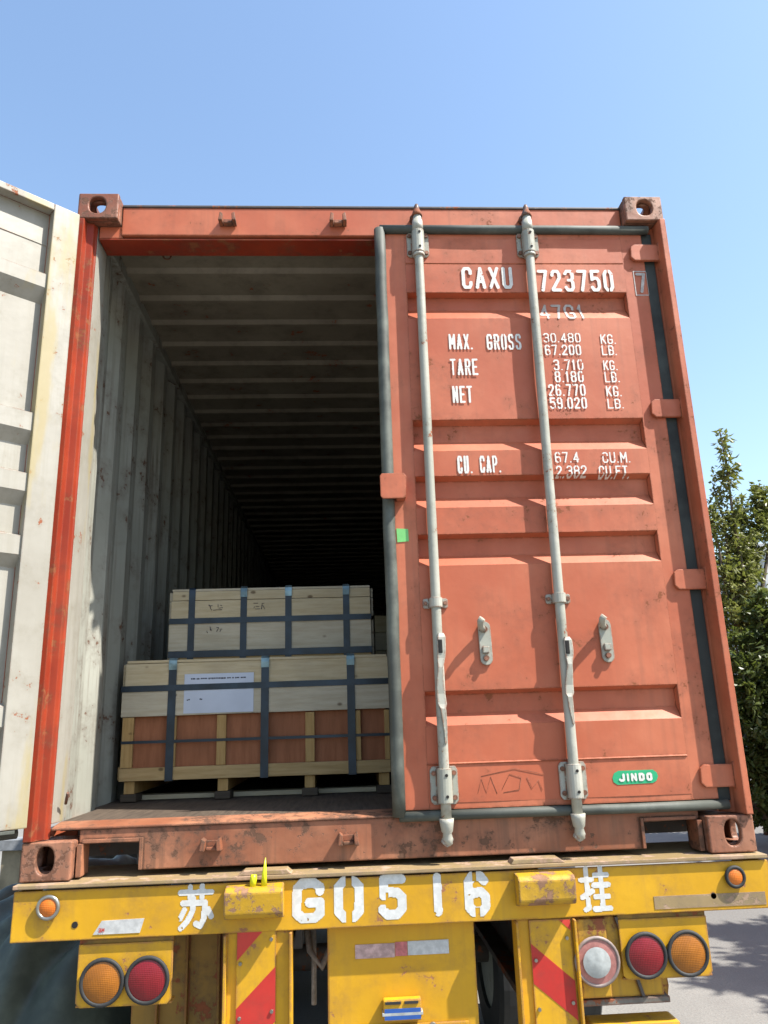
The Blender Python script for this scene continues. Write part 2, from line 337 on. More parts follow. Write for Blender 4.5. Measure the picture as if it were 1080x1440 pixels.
def glyph_runs(ch, w, h, t, cell, wear=0., gaps=(), seed=0., shear=0.):
    st = []
    pl = GL[ch]
    for s in pl:
        p = [(t / 2 + a * (w - t), t / 2 + b * (h - t)) for a, b in s]; st += list(zip(p, p[1:]))
    nx, ny = max(1, int(math.ceil(w / cell))), max(1, int(math.ceil(h / cell))); runs = []
    for j in range(ny):
        y = (j + .5) * h / ny; a0 = None
        for i in range(nx + 1):
            on = False
            if i < nx:
                x = (i + .5) * w / nx; d = 9
                for (ax, ay), (bx, by) in st:
                    vx, vy = bx - ax, by - ay; L = vx * vx + vy * vy; k = max(0, min(1, ((x - ax) * vx + (y - ay) * vy) / L)) if L else 0
                    d = min(d, math.hypot(x - ax - k * vx, y - ay - k * vy))
                nn = noise.noise(Vector((x * 70 + seed, y * 70, seed * 3.1)))
                on = d < t / 2 * (1 + .12 * noise.noise(Vector((x * 25 + seed, y * 25, 5.5))))
                if on and wear and nn > .95 - wear: on = False
                for g in gaps:
                    if g[0] * w < x < g[1] * w and g[2] * h < y < g[3] * h: on = False
            if on and a0 is None: a0 = i
            if not on and a0 is not None: runs.append((a0 * w / nx, i * w / nx, j * h / ny, (j + 1) * h / ny)); a0 = None
    return runs
def text(bm, s, x0, x1, z0, z1, surf, t=None, cell=.002, wear=.2, gap=.22, stencil=True, widths=None, lift=.0015):
    """letters from x0 to x1 on a rear-facing surface y = surf(z)"""
    adv = {'.': .35, 'I': .45, '|': .4, '1': .7, 'M': 1.15, ' ': .6}
    tot = sum(adv.get(c, 1) for c in s) + gap * (len(s) - 1); k = (x1 - x0) / tot; h = z1 - z0; t = t or h * .15; x = x0
    for ci, c in enumerate(s):
        wd = adv.get(c, 1) * k
        if c != ' ':
            g = ()
            if stencil and c in '0O68D9': g = ((.44, .57, -.1, .3), (.44, .57, .7, 1.1))
            elif stencil and c == 'R': g = ((.0, .9, .46, .5),)
            gw = t * 1.1 if c == '.' else wd
            for a, b, lo, hi in glyph_runs(c, gw, h if c != '.' else t, t, cell, wear, g, seed=ci * 3.7 + x0 * 11):
                ya, yb = surf(z0 + lo) - lift, surf(z0 + hi) - lift
                bm.faces.new([bm.verts.new(p) for p in ((x + a, ya, z0 + lo), (x + b, ya, z0 + lo), (x + b, yb, z0 + hi), (x + a, yb, z0 + hi))])
        x += wd + gap * k

# ================================================================== GROUND
bm = bmesh.new()
GR = 48
xs = [-900, -300, -120, -60, -30] + [-20 + 2 * i for i in range(21)] + [30, 60, 120, 300, 900]
g = [[bm.verts.new((x, y, -Z0)) for y in xs] for x in xs]
for i in range(len(xs) - 1):
    for j in range(len(xs) - 1): bm.faces.new((g[i][j], g[i + 1][j], g[i + 1][j + 1], g[i][j + 1]))
m, t, b = _mat('yard_concrete'); v = coords(t, False)
c = mix(t, rng(t, noi(t, v, .35, 6), .35, .65), (.16, .154, .143), (.23, .22, .20)); c = mix(t, rng(t, noi(t, v, 60, 4), .4, .75, 0, .5), c, (.11, .105, .10))
c = mix(t, rng(t, noi(t, v, 2.5, 8, .7), .5, .8, 0, .5), c, (.15, .14, .13))
t.links.new(c, b.inputs['Base Color']); b.inputs['Roughness'].default_value = .9; b.inputs['Specular IOR Level'].default_value = .2
bp = N(t, 'ShaderNodeBump'); bp.inputs['Strength'].default_value = .4; bp.inputs['Distance'].default_value = .01; t.links.new(noi(t, v, 80, 6), bp.inputs['Height']); t.links.new(bp.outputs[0], b.inputs['Normal'])
solo('ground', bm, m, kind='structure')

# ================================================================== CONTAINER
W = 1.219; H = 2.591; L = 12.19
C = thing('shipping_container', 'weathered orange red steel shipping container with one door swung open, loaded on a yellow trailer', 'container', (0, 0, Z0))
# --- corner castings
def casting(sx, top, y0=0.):
    bm = bmesh.new(); x = sx * (W - .081); z = H - .059 if top else .059; s = 1
    e = .0015
    # front (towards -y), side (outwards), cap (top or bottom) with holes; the others plain
    holed_plate(bm, (x, y0, z), (1, 0, 0), (0, 0, 1), .162, .118, .029 if not top else .034, .042 if not top else .038, .026, cx=sx * .004, cy=.004)
    holed_plate(bm, (x + sx * .081, y0 + .102 - e, z), (0, sx, 0), (0, 0, 1), .150, .117, .030, .038, .026)
    holed_plate(bm, (x, y0 + .102, z + (.0585 if top else -.0585)), (1, 0, 0), (0, 1 if top else -1, 0), .160, .150, .034, .055, .026)
    box(bm, x - sx * .081, x - sx * .067, y0 + .027, y0 + .177, z - .057, z + .057) if sx > 0 else box(bm, x + .067, x + .081, y0 + .027, y0 + .177, z - .057, z + .057)
    box(bm, x - .066, x + .053 if sx > 0 else x + .066, y0 + .166, y0 + .1775, z - .055, z + .055)
    if top: box(bm, x - .078, x + .078, y0 + .0265, y0 + .165, z - .0585, z - .045)
    else: box(bm, x - .078, x + .078, y0 + .0265, y0 + .165, z + .045, z + .0585)
    return bm
for sx in (-1, 1):
    for top in (0, 1):
        part('corner_casting', casting(sx, top), CAST, C)
        bm = casting(sx, top, 0)
        for v_ in bm.verts: v_.co.y = L - v_.co.y
        part('corner_casting', bm, CAST, C)
# --- posts
zb, zt = .119, H - .119
for sx in (-1, 1):
    bm = bmesh.new()
    pr_ = [(1.216, -.004), (1.188, -.004), (1.186, .030), (1.160, .034), (1.156, .052), (1.152, .055), (1.151, .062), (1.216, .062)] if sx < 0 else \
          [(1.216, -.014), (1.192, -.014), (1.186, .055), (1.150, .092), (1.147, .1), (1.216, .1)]
    prism(bm, [(sx * a, b_) for a, b_ in pr_], 'z', zb + .001, zt - .001, bev=.003)
    part('corner_post', bm, REDPOST if sx < 0 else RED, C, 'bright red rear corner post beside the open door' if sx < 0 else None)
    bm = bmesh.new(); prism(bm, [(sx * a, b_) for a, b_ in ((1.2155, .102 if sx > 0 else .064), (1.151, .102 if sx > 0 else .064), (1.147, .112), (1.147, .17), (1.172, .215), (1.172, .26), (1.2155, .26))], 'z', .166, zt - .001, bev=.003)
    part('inner_post', bm, CREAM, C)
    bm = bmesh.new(); box(bm, *sorted((sx * 1.147, sx * 1.2165)), .1785, .2615, 2.474, 2.586, .003); part('sun_leak_block', bm, INNER, C)  # filler block added to stop sun leaking in above the inner post
    bm = bmesh.new(); box(bm, sx * 1.06, sx * 1.216, L - .16, L - .02, zb, zt, .004); part('corner_post', bm, RED, C)
# --- header and sill
bm = bmesh.new()
xh = W - .165
prism(bm, [(.054, 2.431), (.135, 2.422), (.150, 2.46), (.150, 2.572), (.054, 2.562)], 'x', -xh, xh, bev=.004)
for sx in (-1, 1): box(bm, sx * 1.05 if sx > 0 else -1.145, sx * 1.145 if sx > 0 else -1.05, .06, .13, 2.42, 2.475, .003)
part('header', bm, RED, C)
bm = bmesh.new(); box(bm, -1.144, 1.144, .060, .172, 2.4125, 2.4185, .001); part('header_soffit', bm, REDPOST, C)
bm = bmesh.new(); prism(bm, [(.050, 2.563), (.3, 2.574), (.3, 2.588), (.06, 2.580), (.050, 2.573)], 'x', -xh, xh, bev=.003); part('roof_edge', bm, CHAS, C)
bm = bmesh.new()
def xz_prism(pts, y0, y1, bev=.003): prism(bm, pts, 'y', y0, y1, bev=bev)
zlo, zhi = .016, .147
cut = [(-xh + .001, .104), (-xh + .001, zhi), (xh - .001, zhi), (xh - .001, .104), (.853, .104), (.853, .094), (.846, zlo), (-.85, zlo), (-.853, .094), (-.853, .104)]
xz_prism(cut, .052, .112, .004)
for sx in (-1, 1):   # lips round the pockets
    box(bm, *(sorted((sx * .842, sx * .853))), .040, .11, .018, .116, .002)
    box(bm, *(sorted((sx * .8535, sx * 1.04))), .040, .11, .1045, .116, .002)
    box(bm, *(sorted((sx * 1.035, sx * 1.052))), .030, .11, .004, .104, .002)
part('sill', bm, REDOLD, C)
bm = bmesh.new(); prism(bm, [(.046, .1475), (.046, .154), (.07, .159), (.136, .167), (.136, .152), (.112, .1475)], 'x', -1.145, 1.145, bev=.002); part('threshold_plate', bm, FLANGE if 0 else REDOLD, C)
# --- cam keepers on header and sill
def keeper(x, z, flip=1):
    bm = bmesh.new(); x = -.164 + (x + .164) * 1.015; z = .459 + (z - .459) * 1.015
    box(bm, x - .032, x + .032, -.004, .004, z - .012, z + .014, .002)
    for s in (-1, 1):
        prism(bm, [(x + s * .036, z - .016), (x + s * .020, z - .016), (x + s * .018, z + .016), (x + s * .030, z + .024)], 'y', -.042, .006, bev=.003)
    box(bm, x - .018, x + .018, -.022, .005, z - .016 if flip > 0 else z + .004, z - .006 if flip > 0 else z + .014, .003)
    for v_ in bm.verts: v_.co.y += .046
    return bm
for x in (-.61, -.16): part('cam_keeper', keeper(x, 2.457), REDOLD, C)
for x in (-.608, -.161): part('cam_keeper', keeper(x, .091), REDOLD, C)
# --- floor, walls, roof
bm = bmesh.new(); nb = 10
box(bm, -1.146, 1.146, .137, .60, .135, .166, .001)
part('floor_plate', bm, FLOORM, C)
bm = bmesh.new(); box(bm, -1.176, 1.176, .602, L - .1, .13, .165); part('floor', bm, FLOORM, C)
def corr(y0, y1, xo, xi, lead=.0):
    p = []; y = y0
    while y < y1 - .28:
        p += [(xi, y), (xi, y + .070), (xo, y + .138), (xo, y + .210)]; y += .278
    p += [(xi, y), (xi, y1)]
    return p
for sx in (-1, 1):
    bm = bmesh.new(); sheet(bm, [(sx * a, b_) for a, b_ in corr(.262, L - .1, 1.211, 1.176)], 'z', .14, 2.53, .002, 1, 0, nrm=-sx)
    part('side_wall', bm, [RED, INNER], C)
    bm = bmesh.new(); box(bm, *sorted((sx * 1.160, sx * 1.2165)), .262, L - .2, 2.50, 2.585, .006); part('top_rail', bm, INNER, C); bm = bmesh.new(); box(bm, *sorted((sx * 1.178, sx * 1.2165)), .181, L - .2, .02, .139, .004)
    part('bottom_rail', bm, RED, C)
bm = bmesh.new(); p = [(.12, 2.560), (.44, 2.560)]; y = .44
while y < L - .4:
    p += [(y, 2.560), (y + .045, 2.560), (y + .066, 2.542), (y + .092, 2.542), (y + .113, 2.560)]; y += .241
p = [q for i, q in enumerate(p) if i == 0 or q != p[i - 1]] + [(L - .05, 2.560)]
sheet(bm, p, 'x', -1.16, 1.16, .002, 0, 1, nrm=1); part('roof', bm, [ROOFM, RED], C)
bm = bmesh.new(); x = -1.1; p = []
while x < 1.1: p += [(x, L - .10), (x + .08, L - .10), (x + .13, L - .06), (x + .2, L - .06)]; x += .25
sheet(bm, p, 'z', .14, 2.56, .002, 0, 1); part('front_wall', bm, [INNER, RED], C)
for i in range(40):   # cross members under the floor
    pass
bm = bmesh.new()
for i in range(38): box(bm, -1.17, 1.17, .4 + i * .305, .45 + i * .305, .015, .128)
part('cross_members', bm, CHAS, C, kind='stuff')
# lashing rings on the roof plate and wall
for (x, y) in ((-.94, .36), (-.78, .33)):
    bm = bmesh.new(); torus(bm, (x, y, 2.541), Vector((0, 1, .2)), .018, .004, 14, 6); part('lashing_ring', bm, CAST, C)

# --- doors
RIBS = [(2.154, 2.147, 2.09, 2.034), (1.593, 1.579, 1.51, 1.463), (1.362, 1.349, 1.283, 1.236), (1.133, 1.122, 1.055, 1.013), (.561, .548, .484, .442)]
DY = .040; RD = .036
def surf(z):
    for a, b_, c_, d in RIBS:
        if d < z < a:
            if z > b_: return DY + RD * (a - z) / (a - b_)
            if z > c_: return DY + RD
            return DY + RD * (z - d) / (c_ - d)
    return DY
def build_door(side):
    """side +1: right door, hinged at +x; u measured from the centre line"""
    X = lambda x: side * x
    def sb(bm, x0, x1, *a, **k): box(bm, min(X(x0), X(x1)), max(X(x0), X(x1)), *a, **k)
    bm = bmesh.new(); o1, o2 = DY, DY + .05
    zb0, zt0 = .168, (2.432 if side > 0 else 2.456)
    so, se = (1.128, 1.032) if side > 0 else (1.166, 1.066)
    for (a, b_) in ((.032, .118), (se, so)):      # stiles: red outer skin, cream inner skin
        sb(bm, a, b_, o1 + .001, o1 + .006, zb0, zt0, bev=.002, mi=0)
        sb(bm, a, b_, o1 + .0065, o2, zb0, zt0, bev=.004, mi=1)
    for (a, b_) in ((zb0, .190), (2.404 if side > 0 else 2.428, zt0)):
        sb(bm, .118, se, o1 + .001, o1 + .0025, a, b_, bev=0, mi=0); sb(bm, .118, se, o1 + .003, o2 - .001, a, b_, bev=.003, mi=1)
    door = part('door', bm, [RED, CREAM], C, 'closed right hand door with white lettering' if side > 0 else 'open left hand door showing its cream inner face')
    bm = bmesh.new()
    pr = [(DY, 2.406 if side > 0 else 2.430), (DY, 2.292), (DY + .003, 2.288), (DY, 2.284)]
    for a, b_, c_, d in RIBS: pr += [(DY, a), (DY + RD, b_), (DY + RD, c_), (DY, d)]
    pr += [(DY, .319), (DY - .004, .315), (DY, .311), (DY, .188)]
    # split long flats so that slight buckling shows
    rows = []
    for (a, b_) in zip(pr, pr[1:]):
        n = max(1, int(abs(a[1] - b_[1]) / .05))
        for k in range(n): rows.append((a[0] + (b_[0] - a[0]) * k / n, a[1] + (b_[1] - a[1]) * k / n))
    rows.append(pr[-1]); cols = [.116 + (se + .002 - .116) * i / 24 for i in range(25)]
    G = []
    for lay in (0, 1):
        G.append([[bm.verts.new((X(x), y + .002 * lay + (0 if i in (0, 24) else .0022 * noise.noise(Vector((x * 3.1, side * 5, z * 3.7)))), z)) for i, x in enumerate(cols)] for (y, z) in rows])
        for i in range(len(rows) - 1):
            for j in range(24):
                f = bm.faces.new((G[lay][i][j], G[lay][i][j + 1], G[lay][i + 1][j + 1], G[lay][i + 1][j])); f.material_index = lay
    for a, b_, c_, d in RIBS:      # closed ends of the pressed channels
        for xe in ((.1165, .1185), (se - .0005, se + .0015)):
            prism(bm, [(DY + .004, a - .001), (DY + RD + .001, b_), (DY + RD + .001, c_), (DY + .004, d + .001)], 'x', X(xe[0]), X(xe[1]), mi=0 if side > 0 else 1)
    part('corrugated_sheet', bm, [RED, CREAM], door)
    # gasket all round
    bm = bmesh.new()
    x0, x1, y0 = X(.012), X(1.150), DY + .012
    n = 16; y0 = DY - .006; ptsv = [(x0 + .003 * noise.noise(Vector((k * .9, side, 3))), y0 + .003 * noise.noise(Vector((k * .7, 1, side))), .150 + (2.446 - .150) * k / n) for k in range(n + 1)]
    tube(bm, ptsv, .023, 14)
    tube(bm, [(x0, y0, 2.447), (X(.4), y0 - .001, 2.446), (X(.8), y0, 2.447), (X(1.155), y0, 2.446)], .019, 14)
    tube(bm, [(x0, y0, .149), (X(.4), y0 - .001, .1505), (X(.8), y0, .1485), (X(1.155), y0, .150)], .0165, 12)
    sb(bm, .010, .030, DY + .012, o2 + .003, .16, 2.44, bev=.003); sb(bm, .03, 1.13, DY + .026, o2 - .002, 2.434, 2.444, bev=.002); sb(bm, .03, 1.13, DY + .026, o2 - .002, .155, .166, bev=.002)
    part('gasket', bm, GASK, door)
    if side > 0:
        bm = bmesh.new(); sb(bm, 1.130, 1.176, DY + .011, DY + .024, .16, 2.44, bev=.004); part('hinge_side_seal', bm, DSEAL, door)
    # hinges
    for zc in (2.335, 1.628, .94, .245):
        bm = bmesh.new(); hw = .038
        pts = [(X(1.20), zc + hw), (X(1.085), zc + hw), (X(1.070), zc + hw - .012), (X(1.067), zc - hw + .016), (X(1.082), zc - hw), (X(1.20), zc - hw)]
        prism(bm, pts, 'y', DY - .014, DY, bev=.003)
        tube(bm, [(X(1.203), DY - .012, zc - hw - .008), (X(1.203), DY - .012, zc + hw + .008)], .017, 14)
        part('hinge', bm, RED, door)
        for za, zb_, rr_ in ((zc + hw + .0085, zc + hw + .022, .010), (zc - hw - .0085, zc - hw - .018, .010)):
            bm = bmesh.new(); tube(bm, [(X(1.203), DY - .012, za), (X(1.203), DY - .012, zb_)], rr_, 10); part('hinge_pin', bm, CAST, door)
    # locking rods
    for ri, xr in enumerate((.170, .624)):
        yr = DY - .026; bm = bmesh.new(); k = 14
        bend = .004 if ri else 0
        pts = [(X(xr + .006 * (1 - j / k) * (ri) + 0), yr, .13 + (2.50 - .13) * j / k) for j in range(k + 1)][::1]
        pts = [(X(xr + (.010 * (p_[2] - 1) / 1.5 if ri else 0) + .0015 * noise.noise(Vector((p_[2] * 2, ri, 1)))), p_[1], p_[2]) for p_ in pts]
        tube(bm, pts, .0178, 18); xt = pts[-1][0]; xb = pts[0][0]
        part('locking_rod', bm, RODM, door)
        # cams at both ends
        for zc, s in ((2.50, 1), (.13, -1)):
            bm = bmesh.new(); xx = xt if s > 0 else xb
            if s < 0:
                tube(bm, [(xx, yr - .002, zc + .012), (xx, yr - .002, zc - .004), (xx, yr - .004, zc - .028), (xx, yr - .003, zc - .034), (xx, yr - .004, zc - .05), (xx + .003, yr, zc - .066), (xx, yr, zc - .072)], [.026, .024, .020, .015, .018, .015, .008], 10)
                prism(bm, [(xx - .022, zc - .062), (xx - .010, zc - .040), (xx + .012, zc - .042), (xx + .020, zc - .052), (xx + .012, zc - .070), (xx - .004, zc - .078)], 'y', yr - .012, yr + .014, bev=.004)
            else:
                tube(bm, [(xx, yr, zc - .004), (xx, yr, zc + .012), (xx, yr + .002, zc + .03), (xx, yr + .002, zc + .045), (xx, yr, zc + .056)], [.0225, .019, .013, .011, .006], 10)
                prism(bm, [(xx - .030, zc + .002), (xx - .012, zc + .014), (xx - .014, zc + .030), (xx + .016, zc + .030), (xx + .024, zc + .006), (xx + .018, zc - .010), (xx - .020, zc - .012)], 'y', yr + .006, yr + .040, bev=.004)
            part('rod_cam', bm, RODM if s < 0 else DRUST, door)
        # guides
        for zc, hh, wq in ((2.372, .058, .046), (.246, .062, .048)):
            bm = bmesh.new(); xx = xr + (.010 * (zc - 1) / 1.5 if ri else 0)
            cx_ = X(xx)
            prism(bm, [(cx_ - wq, zc - hh + .012), (cx_ - wq + .01, zc - hh), (cx_ + wq - .01, zc - hh), (cx_ + wq, zc - hh + .012), (cx_ + wq, zc + hh - .012), (cx_ + wq - .008, zc + hh), (cx_ - wq + .008, zc + hh), (cx_ - wq, zc + hh - .012)], 'y', DY - .008, DY - .001, bev=.002)
            arc = [(cx_ + .025 * math.cos(a_), yr - .004 - .022 * math.sin(a_)) for a_ in [math.pi * q / 8 for q in range(9)]]
            prism(bm, [(cx_ + .025, DY - .003)] + arc + [(cx_ - .025, DY - .003)], 'z', zc - hh + .006, zc + hh - .006, bev=.002)
            gd = part('rod_guide', bm, RODM, door)
            for a_ in (-1, 1):
                for b2 in (-1, 1):
                    bm = bmesh.new(); tube(bm, [(cx_ + a_ * .035, DY - .007, zc + b2 * .040), (cx_ + a_ * .035, DY - .016, zc + b2 * .040)], .0085, 8); part('bolt', bm, CAST, door)
                bm = bmesh.new(); tube(bm, [(cx_ + .004, yr - .0262, zc + a_ * .034), (cx_ + .004, yr - .0275, zc + a_ * .034)], .0055, 8); part('grease_hole', bm, DARK, door)
            if zc > 2:
                bm = bmesh.new(); tube(bm, [(cx_, yr, zc - hh - .010), (cx_, yr, zc - hh + .004)], .024, 14); part('collar', bm, RODM, door)
                bm = bmesh.new(); tube(bm, [(cx_, yr, zc + hh - .004), (cx_, yr, zc + hh + .045)], [.0235, .0215], 14); part('collar', bm, RODM, door)
        # middle bracket
        bm = bmesh.new(); cx_ = X(xr); zc = .872 + .006 * ri
        prism(bm, [(cx_ - .046, zc - .013), (cx_ - .040, zc - .018), (cx_ + .040, zc - .018), (cx_ + .046, zc - .013), (cx_ + .046, zc + .013), (cx_ + .04, zc + .018), (cx_ - .04, zc + .018), (cx_ - .046, zc + .013)], 'y', DY - .007, DY - .001, bev=.002)
        arc = [(cx_ + .023 * math.cos(a_), yr - .002 - .021 * math.sin(a_)) for a_ in [math.pi * q / 8 for q in range(9)]]
        prism(bm, [(cx_ + .023, DY - .003)] + arc + [(cx_ - .023, DY - .003)], 'z', zc - .018, zc + .018, bev=.002)
        for a_ in (-1, 1): tube(bm, [(cx_ + a_ * .036, DY - .007, zc), (cx_ + a_ * .036, DY - .014, zc)], .007, 8, mi=1)
        part('rod_bracket', bm, [RODM, CAST], door)
        # handle lying down along the rod
        bm = bmesh.new(); x_ = X(xr)
        prof = [(.760, .010, .022), (.745, .015, .028), (.70, .016, .028), (.672, .015, .026), (.64, .010, .030), (.60, .013, .026), (.55, .016, .020), (.515, .017, .022), (.50, .010, .026), (.46, .009, .022), (.42, .006, .020), (.385, .004, .018)]
        if ri: prof = [(.735 - (.760 - z) * .80, a_, b2) for z, a_, b2 in prof]
        vs = []
        for k_, (z, hw2, yo) in enumerate(prof):
            sway = .006 * math.sin(z * 19 + ri) * side + .004
            vs.append([bm.verts.new((x_ + sway + q, DY - .026 - yo + yy, z)) for q, yy in ((-hw2, 0), (-hw2 * .8, -.004), (hw2 * .8, -.002), (hw2, .001), (hw2 * .8, .005), (-hw2 * .8, .005))])
        for a_, b2 in zip(vs, vs[1:]):
            for q in range(6): bm.faces.new((a_[q], a_[(q + 1) % 6], b2[(q + 1) % 6], b2[q]))
        bm.faces.new(vs[0]); bm.faces.new(vs[-1][::-1])
        hd_ = part('handle', bm, RODM, door)
        bm = bmesh.new(); zs_ = .715 if not ri else .70; box(bm, x_ - .004, x_ + .012, DY - .0595, DY - .05, zs_ - .026, zs_ + .022, .004); part('handle_slot', bm, DARK, door)
        # retaining catch on the panel
        xc, zc = ((.343, .728), (.787, .726))[ri]; bm = bmesh.new(); cx_ = X(xc); q = .0225
        st = [(cx_ + q * math.cos(a_), zc + .052 + q * math.sin(a_)) for a_ in [math.pi * i / 8 for i in range(9)]] + [(cx_ - q * math.cos(a_) + .002, zc - .060 - q * math.sin(a_)) for a_ in [math.pi * i / 8 for i in range(9)]]
        prism(bm, st, 'y', DY - .010, DY - .001, bev=.002)
        for dz in (.045, -.058): tube(bm, [(cx_, DY - .010, zc + dz), (cx_, DY - .022, zc + dz)], .0095, 10, mi=1)
        box(bm, cx_ - .012, cx_ + .012, DY - .024, DY - .010, zc - .040, zc - .016, .003, mi=0)
        # hook arm
        tube(bm, [(cx_ - .004, DY - .014, zc + .044), (cx_ - .016, DY - .030, zc + .054), (cx_ - .020, DY - .046, zc + .070), (cx_ - .012, DY - .052, zc + .080)], [.011, .012, .011, .013], 8)
        part('handle_catch', bm, [RODM, CAST], door)
    return door
door_r = build_door(1)
# overlapping tab and tape on the closed door
bm = bmesh.new(); prism(bm, [(-.020, 1.268), (-.012, 1.258), (.066, 1.258), (.074, 1.268), (.078, 1.345), (.068, 1.356), (-.014, 1.356), (-.021, 1.346)], 'y', -.022, -.015, bev=.002)
box(bm, .040, .074, -.0155, DY + .002, 1.262, 1.350, .003); part('overlap_tab', bm, RED, door_r)
bm = bmesh.new(); prism(bm, [(.040, 1.105), (.083, 1.108), (.082, 1.155), (.038, 1.158)], 'y', DY - .0012, DY + .0004); part('tape_patch', bm, LGREEN, door_r, 'small green tape patch')
TX = [("CAXU", 0.346, 0.558, 2.169, 2.271), ("723750", 0.663, 0.983, 2.156, 2.258), ("7", 1.080, 1.122, 2.150, 2.244), ("47G1", 0.664, 0.853, 2.029, 2.116), ("MAX.", 0.277, 0.372, 1.894, 1.963), ("GROSS", 0.430, 0.571, 1.892, 1.962),
 ("TARE", 0.276, 0.388, 1.781, 1.853), ("NET", 0.279, 0.358, 1.662, 1.735), ("30.480", 0.664, 0.817, 1.923, 1.965), ("67.200", 0.665, 0.814, 1.866, 1.913), ("3.710", 0.694, 0.816, 1.800, 1.847), ("8.180", 0.695, 0.812, 1.747, 1.796),
 ("26.770", 0.664, 0.814, 1.688, 1.739), ("59.020", 0.665, 0.814, 1.633, 1.682), ("KG.", 0.899, 0.963, 1.915, 1.959), ("LB.", 0.899, 0.961, 1.865, 1.909), ("KG.", 0.898, 0.956, 1.798, 1.842), ("LB.", 0.898, 0.959, 1.745, 1.792),
 ("KG.", 0.897, 0.960, 1.684, 1.730), ("LB.", 0.897, 0.963, 1.632, 1.674), ("CU.", 0.282, 0.338, 1.370, 1.442), ("CAP.", 0.369, 0.449, 1.372, 1.441), ("67.4", 0.664, 0.759, 1.408, 1.452), ("CU.M.", 0.851, 0.962, 1.405, 1.449), ("2.382", 0.664, 0.784, 1.352, 1.396), ("CU.FT.", 0.832, 0.958, 1.349, 1.393)]
for s, a, b_, lo, hi in TX:
    bm = bmesh.new(); hgt = hi - lo; big = hgt > .09
    sf = surf if s != '7' else (lambda z: DY + .001)
    text(bm, s, a, b_, lo, hi, lambda z: sf(z) - .0015, t=hgt * (.135 if hgt > .09 else .115 if hgt > .06 else .13), cell=.0018, wear=.30 if hgt > .06 else (.42 if s != '47G1' else .45), gap=.28 if big else .25, stencil=True)
    part('lettering', bm, GREYL if s in ('47G1', '7') else LETTERC, door_r)
bm = bmesh.new()
for a, b_, c_, d in ((1.072, 1.132, 2.250, 2.254), (1.072, 1.132, 2.138, 2.142), (1.072, 1.0755, 2.142, 2.250), (1.1285, 1.132, 2.142, 2.250)): box(bm, a, min(b_, 1.127), DY - .0006, DY + .0005, c_, d)
part('check_digit_box', bm, GREYL, door_r)
bm = bmesh.new(); px = [(.775, .226), (.900, .228), (.914, .235), (.921, .250), (.918, .262), (.905, .272), (.782, .272), (.766, .264), (.759, .249), (.762, .235)]
prism(bm, px, 'y', DY - .0022, DY + .0002); st_ = part('maker_sticker', bm, GREEN, door_r, 'rounded green sticker with white lettering')
bm = bmesh.new(); text(bm, "JINDO", .781, .900, .236, .263, lambda z: DY - .0026, t=.0078, cell=.0012, wear=0, gap=.28, stencil=False); part('lettering', bm, LETTERC, door_r)
# graffiti scratched at the foot of the door
bm = bmesh.new()
def scr(pts, r=.0007):
    tube(bm, [(x, surf(z) - .0006, z) for x, z in pts], r, 5)
scr([(.285, .215), (.30, .262), (.315, .215), (.333, .268), (.352, .212)]); scr([(.37, .225), (.40, .275), (.44, .262), (.43, .222), (.375, .215)]); scr([(.46, .262), (.475, .225), (.50, .252), (.51, .218)]); scr([(.30, .27), (.42, .292), (.52, .27)])
part('scratch_marks', bm, CAST, door_r)

door_l = build_door(-1)
ang = math.radians(-138.5)
hx, hy = -1.203, DY - .012
Mrot = Matrix.Translation((hx, hy, 0)) @ Matrix.Rotation(ang, 4, 'Z') @ Matrix.Translation((-hx, -hy, 0))
door_l.matrix_local = Mrot

bm = bmesh.new(); tube(bm, [(-1.128, .118, .225), (-1.120, .10, .245), (-1.112, .085, .262)], .005, 8); part('lashing_pin', bm, DRUST, C)

# ================================================================== TRAILER
T = thing('semi_trailer', 'yellow container semi trailer rear seen below the red container with striped boards', 'trailer', (0, 0, 0))
BY = -.062
bm = bmesh.new(); box(bm, -1.206, 1.216, BY, BY + .012, -.162, -.018, .003); box(bm, -1.2, 1.21, BY + .0125, .14, -.160, -.148, .002)
for sx in (-1, 1): box(bm, *sorted((sx * 1.188, sx * 1.2)), BY + .0125, .14, -.147, -.018)
for xh_ in (-1.012, 1.018): tube(bm, [(xh_, BY - .0015, -.118), (xh_, BY + .004, -.118)], .0095, 12, mi=1)
part('rear_beam', bm, [YEL, DARK], T)
bm = bmesh.new(); prism(bm, [(BY - .012, -.014), (BY - .012, -.003), (.26, -.003), (.26, -.014), (BY + .001, -.017)], 'x', -1.222, 1.232, bev=.002); part('beam_flange', bm, FLANGE, T)
bm = bmesh.new(); prism(bm, [(-.52, -.0025), (-.50, .012), (-.362, .012), (-.345, -.0025)], 'y', BY - .006, -.006, bev=.002); part('twist_lock_pad', bm, FLANGE, T)
bm = bmesh.new(); prism(bm, [(.37, -.0025), (.38, .012), (.53, .012), (.55, -.0025)], 'y', BY - .006, -.006, bev=.002); part('twist_lock_pad', bm, FLANGE, T)
for x0, x1 in ((-.548, -.366), (.370, .553)):
    bm = bmesh.new(); prism(bm, [(BY - .002, -.022), (BY - .052, -.026), (BY - .064, -.038), (BY - .062, -.098), (BY - .05, -.112), (BY - .002, -.122)], 'x', x0, x1, bev=.005)
    for e in list(bm.verts): e.co += Vector((noise.noise(e.co * 30), noise.noise(e.co * 33 + Vector((5, 0, 0))), noise.noise(e.co * 31 + Vector((0, 7, 0))))) * .003
    part('buffer_block', bm, BLOCK, T)
